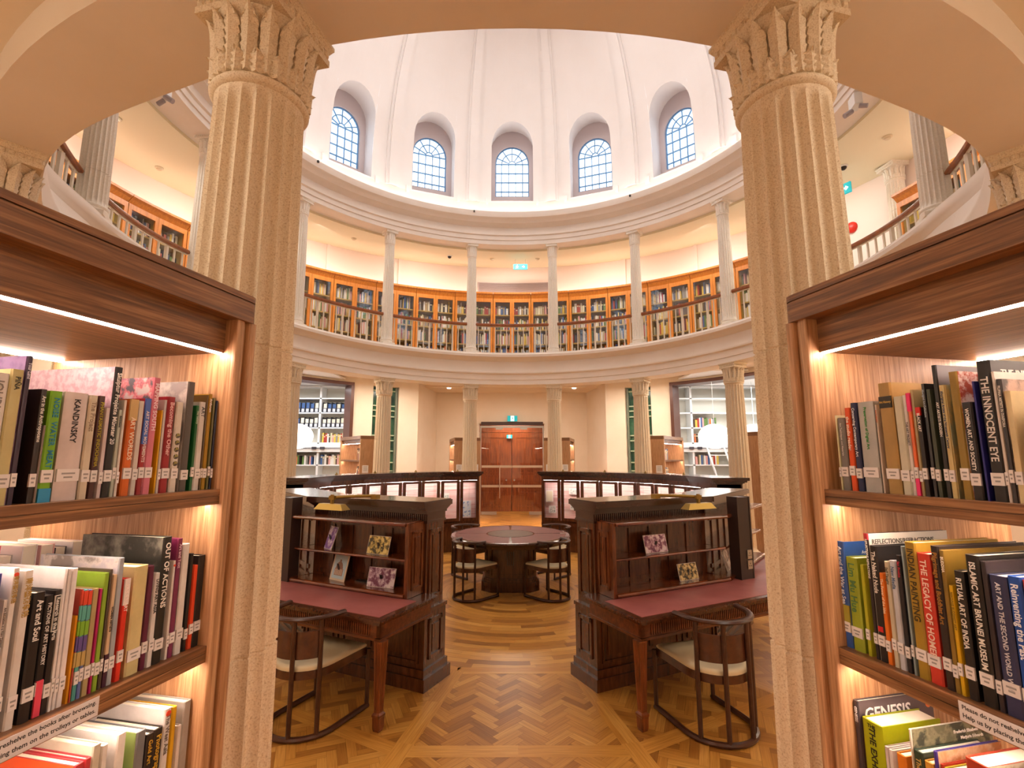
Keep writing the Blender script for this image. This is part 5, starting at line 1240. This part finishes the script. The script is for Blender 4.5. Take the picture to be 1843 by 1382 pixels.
# ================================================================= WHITE SIDE ROOMS
stuff2 = MB()
TRIM = mat('bronze_frame', '5c382c', .35, metal=.2)
for sg, s_ in ((-1, 'left'), (1, 'right')):
    # opening jamb
    b = MB(); ringsweep([(2.14, 0), (2.14, 3.93), (2.62, 3.93), (2.62, 0)], *sorted((sg*38.0, sg*38.7)), 1, b); ringsweep([(2.14, 3.87), (2.14, 3.96), (2.62, 3.96), (2.62, 3.87)], *sorted((sg*38, sg*58)), 8, b)
    ringsweep([(2.14, 0), (2.14, 3.93), (2.62, 3.93), (2.62, 0)], *sorted((sg*57.3, sg*58)), 1, b)
    struct(b.build('trim_7' if sg < 0 else 'trim_8', TRIM))
    xin = 4.62
    b = MB()
    b.box(*sorted((sg*xin, sg*(xin-.1))), 13.75, 15.1, 0, 4.2); b.box(*sorted((sg*xin, sg*9.4)), 15.0, 15.1, 0, 4.2); b.box(*sorted((sg*9.3, sg*9.4)), 10, 15.1, 0, 4.2)
    struct(b.build('wall_'+s_, WHITE))
    b = MB(); b.box(*sorted((sg*xin, sg*9.4)), 11.9, 15.1, 4.02, 4.06); struct(b.build('ceiling_side_'+s_, WHITE))
    # shelving
    og = (sg*6.6, 14.5, 0)
    t = thing('white_shelving', 'tall built-in white shelving in the %s side room' % s_, 'shelving', og, 0, 'white shelving of the side rooms')
    posts = (4.66, 5.72, 6.95, 8.1) if sg < 0 else (4.80, 5.36, 6.62, 7.95)
    ZS_ = (.0, .35, .78, 1.21, 1.64, 2.28, 2.73, 3.175, 3.61, 3.97)
    b = MB(); b.box(*sorted((sg*posts[0], sg*8.9)), 14.88, 14.95, 0, 4.0); b.build('back_board', mat('shelf_back', 'd8d4c8', .6), t, origin=og)
    b = MB()
    for x in posts: b.box(sg*x-.03, sg*x+.03, 14.5, 14.9, 0, 4.0)
    b.build('upright', WHITE, t, origin=og)
    for z in ZS_:
        b = MB(); b.box(*sorted((sg*posts[0], sg*8.9)), 14.5, 14.9, z, z+.035); b.build('shelf', WHITE, t, origin=og)
    b = MB(); b.box(*sorted((sg*posts[0], sg*8.9)), 14.44, 14.52, 2.04, 2.28); b.build('fascia', WHITE, t, origin=og)
    b = MB(); b.box(*sorted((sg*posts[0], sg*8.9)), 14.40, 14.42, 2.145, 2.165)
    for x in posts[1:3]:
        for dx in (-.14, .10): b.box(sg*x+dx, sg*x+dx+.12, 14.38, 14.44, 2.12, 2.19)
    b.build('ladder_rail', mat('rail_grey', '5c5860', .3, metal=.6), t, origin=og)
    # contents
    rowsL = {(0, 3.175): 'box', (0, 2.73): 'box', (0, 2.28): 'book', (0, 1.64): 'book', (0, 1.21): 'book', (1, 3.175): 'box', (1, 2.73): 'box', (1, 1.21): 'book', (0, .78): 'book', (1, .78): 'book', (0, 1.641): None}
    rowsL = {(0, 3.175): 'box', (0, 2.73): 'box', (0, 2.28): 'mix', (0, 1.64): 'mix', (0, 1.21): 'mix', (1, 3.175): 'box', (1, 2.73): 'box', (1, 1.64): 'mix'}
    if sg < 0: rows = {(0, 3.61-.435): 'box', (0, 2.73): 'box', (0, 2.28): 'mix', (1, 3.175): 'box', (1, 2.73): 'box', (0, 1.64): 'mix', (1, 1.64): 'mix', (0, 1.0): None}
    else: rows = {(1, 2.73): 'mix', (1, 2.28): 'mix', (1, 1.64): 'mix'}
    if sg < 0: rows[(0, 2.281)] = None
    for (c, z), kd in rows.items():
        if not kd: continue
        xa = posts[c]+.04; xb = posts[c+1]-.04; x = xa+.02; i = 0; lim = xb if sg < 0 else xb-.45
        while x < lim-.06:
            nm_s = {3.175: 'highest filled', 2.73: 'second', 2.28: 'third', 1.64: 'fourth', 1.21: 'fifth'}[round(z, 3)]
            if kd == 'box':
                w_ = .125; bx = MB(); bx.use(mat('box_black', '1c1c28', .5)); bx.box(0, w_, 0, .3, 0, .13); bx.box(0, .008, 0, .3, .13, .30); bx.box(w_-.008, w_, 0, .3, .13, .30); bx.use(mat('card_white', 'e4e4ec', .5)); bx.box(.025, w_-.025, -.002, 0, .02, .11)
                bx.use(PAGES if random.random() < .6 else mat('cloth_blue')); bx.box(.012, w_-.012, .03, .28, .01, random.uniform(.24, .32))
                o = bx.build('magazine_file', None); X0 = -x-w_ if sg < 0 else x; o.location = (X0, 14.53, z+.035)
                tag(o, 'black magazine file, %s from inner end on %s shelf, bay %d, %s white shelving' % (ordn(i), nm_s, c+1, s_), 'box file', 'magazine files in the side room'); x += w_+.01
            else:
                w_ = random.uniform(.035, .06); hh = random.uniform(.22, .30); cn = random.choice(['white', 'white', 'grey', 'red', 'green', 'blue', 'black', 'yellow', 'orange', 'cream', 'pink', 'dark brown'])
                if random.random() < .08: x += .05
                X0 = -x-w_ if sg < 0 else x
                if (sg, c, z) not in ((-1, 0, 2.28), (-1, 0, 1.64), (1, 1, 2.28)):
                    stuff2.use(mat('cloth_'+cn.replace(' ', '_'))); stuff2.box(X0, X0+w_, 14.53, 14.73, z+.036, z+.036+hh); x += w_+.004; continue
                smallbook(cn, (X0, 14.53, z+.036), 0, w_, .2, hh, '%s book, %s from inner end, %s shelf, bay %d of %s white shelving' % (cn, ordn(i), nm_s, c+1, s_), 'books in the white side rooms'); x += w_+.004
            i += 1
o = stuff2.build('side_room_books', None); o['kind'] = 'stuff'; tag(o, 'rows of small coloured books on the white shelving of both side rooms', 'books')
SHADE = mat('glowing_paper_shade', 'fff8f0', .6, emit=3.2, ecol='fff6ee')
def pendant(x, y, z, r, hz, lab):
    t = thing('pendant_lamp', lab, 'lamp', (x, y, z), 0, 'glowing pendant lamps')
    b = MB(); b.lathe([(.02*r, hz)]+[(r*sin(pi*i/14), hz*cos(pi*i/14)) for i in range(1, 14)]+[(.02*r, -hz)], 28); b.build('lamp_shade', SHADE, t, smooth=True)
    b = MB(); b.tube([(0, 0, hz), (0, 0, 4.0-z)], .006, 6); b.build('cord', WHITE, t)
pendant(-5.62, 12.75, 2.43, .42, .33, 'white glowing pendant lamp in the left side room, half behind a column')
pendant(5.28, 12.75, 2.43, .40, .32, 'large white glowing pendant lamp in the right side room, half behind a column')
pendant(6.75, 13.6, 2.62, .42, .18, 'farther white pendant lamp in the right side room, above a bookcase')
# ladder
t = thing('library_ladder', 'white rolling library ladder leaning on the right white shelving', 'ladder', (5.72, 14.4, 0), 0)
def lx(z): return (5.62+.0*z)
b = MB()
for dx0, dx1 in ((.30, .0), (.86, .50)):
    b = MB(); b.M = None; b.tube([(dx0, -.75, .05), (dx1, -.02, 2.16)], .028, 6); b.build('ladder_rail', WHITE, t)
for i in range(7):
    f = (i+.5)/7.2; b = MB(); xa = .30*(1-f); xb = .86+(.50-.86)*f; y = -.75*(1-f)-.02*f; z = .05+2.1*f; b.box(xa, xb, y-.05, y+.03, z-.012, z+.012); b.build('rung', WHITE, t)

# ================================================================= SMALL FITTINGS
def dome_cam(a, s, z, lab):
    p = rp(a, s); t = thing('security_camera', lab, 'camera', (p[0], p[1], W(p[0], p[1], z)), 0)
    b = MB(); b.lathe([(.075, 0), (.075, -.02), (.06, -.03)], 20); b.build('mount', WHITE, t); b = MB(); b.lathe([(.055, -.03), (.05, -.055), (.03, -.075), (.005, -.085)], 16); b.build('camera_dome', BLACKM, t, smooth=True)
dome_cam(-17.9, 1.0, 7.02, 'black dome camera on the gallery ceiling left of centre')
dome_cam(83.5, 1.0, 7.02, 'black dome camera on the gallery ceiling beside the near right column')
def detector(a, s, lab):
    p = rp(a, s); b = MB(); b.lathe([(.07, 0), (.07, -.015), (.045, -.03), (.04, -.045), (.005, -.05)], 20); o = b.build('smoke_detector', mat('cream_plastic', 'dcd0b4', .5), smooth=40); o.location = (p[0], p[1], W(p[0], p[1], 7.02)); tag(o, lab, 'smoke detector')
detector(-44, 1.0, 'cream smoke detector on the gallery ceiling, far left bay'); detector(-5.7, 1.0, 'cream smoke detector on the gallery ceiling just left of the exit sign')
detector(7.3, 1.0, 'cream smoke detector on the gallery ceiling just right of the exit sign'); detector(-96, 1.0, 'cream smoke detector on the gallery ceiling at upper left'); detector(92, 1.0, 'cream smoke detector on the gallery ceiling at upper right'); detector(-83, 1.5, 'cream smoke detector near the gallery wall at upper left')
for a, s_ in ((-105, 'left'), (103, 'right')):
    p = rp(a, -.12); t = thing('spotlight', 'small white spotlight on the upper %s cornice' % s_, 'spotlight', (p[0], p[1], W(p[0], p[1], 6.86)), -rad(a))
    b = MB(); b.box(-.09, .09, -.05, .05, .0, .21*(1-.2)); b.build('bracket', WHITE, t); b = MB(); b.tube([(-.05, -.03, -.02), (-.05, -.13, -.08)], .035, 10); b.tube([(.05, .02, -.02), (.09, .1, -.06)], .03, 10); b.build('lamp_head', mat('grey_lamp', 'a8a0a4', .5), t)
for a in (-65.5, -13.2, 40.3):
    p = rp(a, -.475); b = MB(); b.box(-.018, .018, -.03, .01, 0, .045); o = b.build('cornice_sensor', BLACKM); o.location = (p[0], p[1], W(p[0], p[1], 7.735)); o.rotation_euler = (0, 0, -rad(a)); tag(o, 'tiny black sensor on the dome cornice, %s' % {-65.5: 'far left', -13.2: 'left of centre', 40.3: 'right side'}[a], 'sensor')
for i, a in enumerate((-7.5, 7.5)):
    p = rp(a, -.0); b = MB(); q = (-1.56 if a < 0 else 1.54, 12.35+.0)
    b.lathe([(.06, 0), (.06, -.02), (.035, -.022)], 16); o = b.build('downlight', mat('downlight_glow', 'fff8f0', emit=8, ecol='fff0dc')); o.location = (-1.99 if a < 0 else 1.97, 15.28, 4.055); tag(o, 'small bright downlight in the ceiling before the doors, %s one' % ('left' if a < 0 else 'right'), 'downlight')
p = rp(76.3, 1.99); q = -rad(66)
t = thing('fire_bell', 'round red fire bell on the right gallery wall', 'bell', (p[0], p[1], W(p[0], p[1], 6.28)), q)
b = MB(); b.M = Matrix.Rotation(pi/2, 4, 'X'); b.lathe([(.11, 0), (.11, .03), (.09, .05), (.03, .065), (.0, .068)], 24); b.build('gong', mat('alarm_red', 'd82c1c', .4), t, smooth=40)
p = rp(75.6, 1.99); b = MB(); b.box(-.05, .05, -.04, 0, 0, .16); o = b.build('call_point', mat('alarm_red')); o.location = (p[0], p[1], W(p[0], p[1], 5.15)); o.rotation_euler = (0, 0, q); tag(o, 'small red call point low on the right gallery wall', 'alarm')
# gallery wall pilaster strips
b = MB()
for a in (-46, -29, 29, 46): ringsweep([(1.95, 6.3), (1.95, 7.02), (2.02, 7.02), (2.02, 6.3)], a-.35, a+.35, 1, b)
struct(b.build('trim_9', PINKW, warp=True))
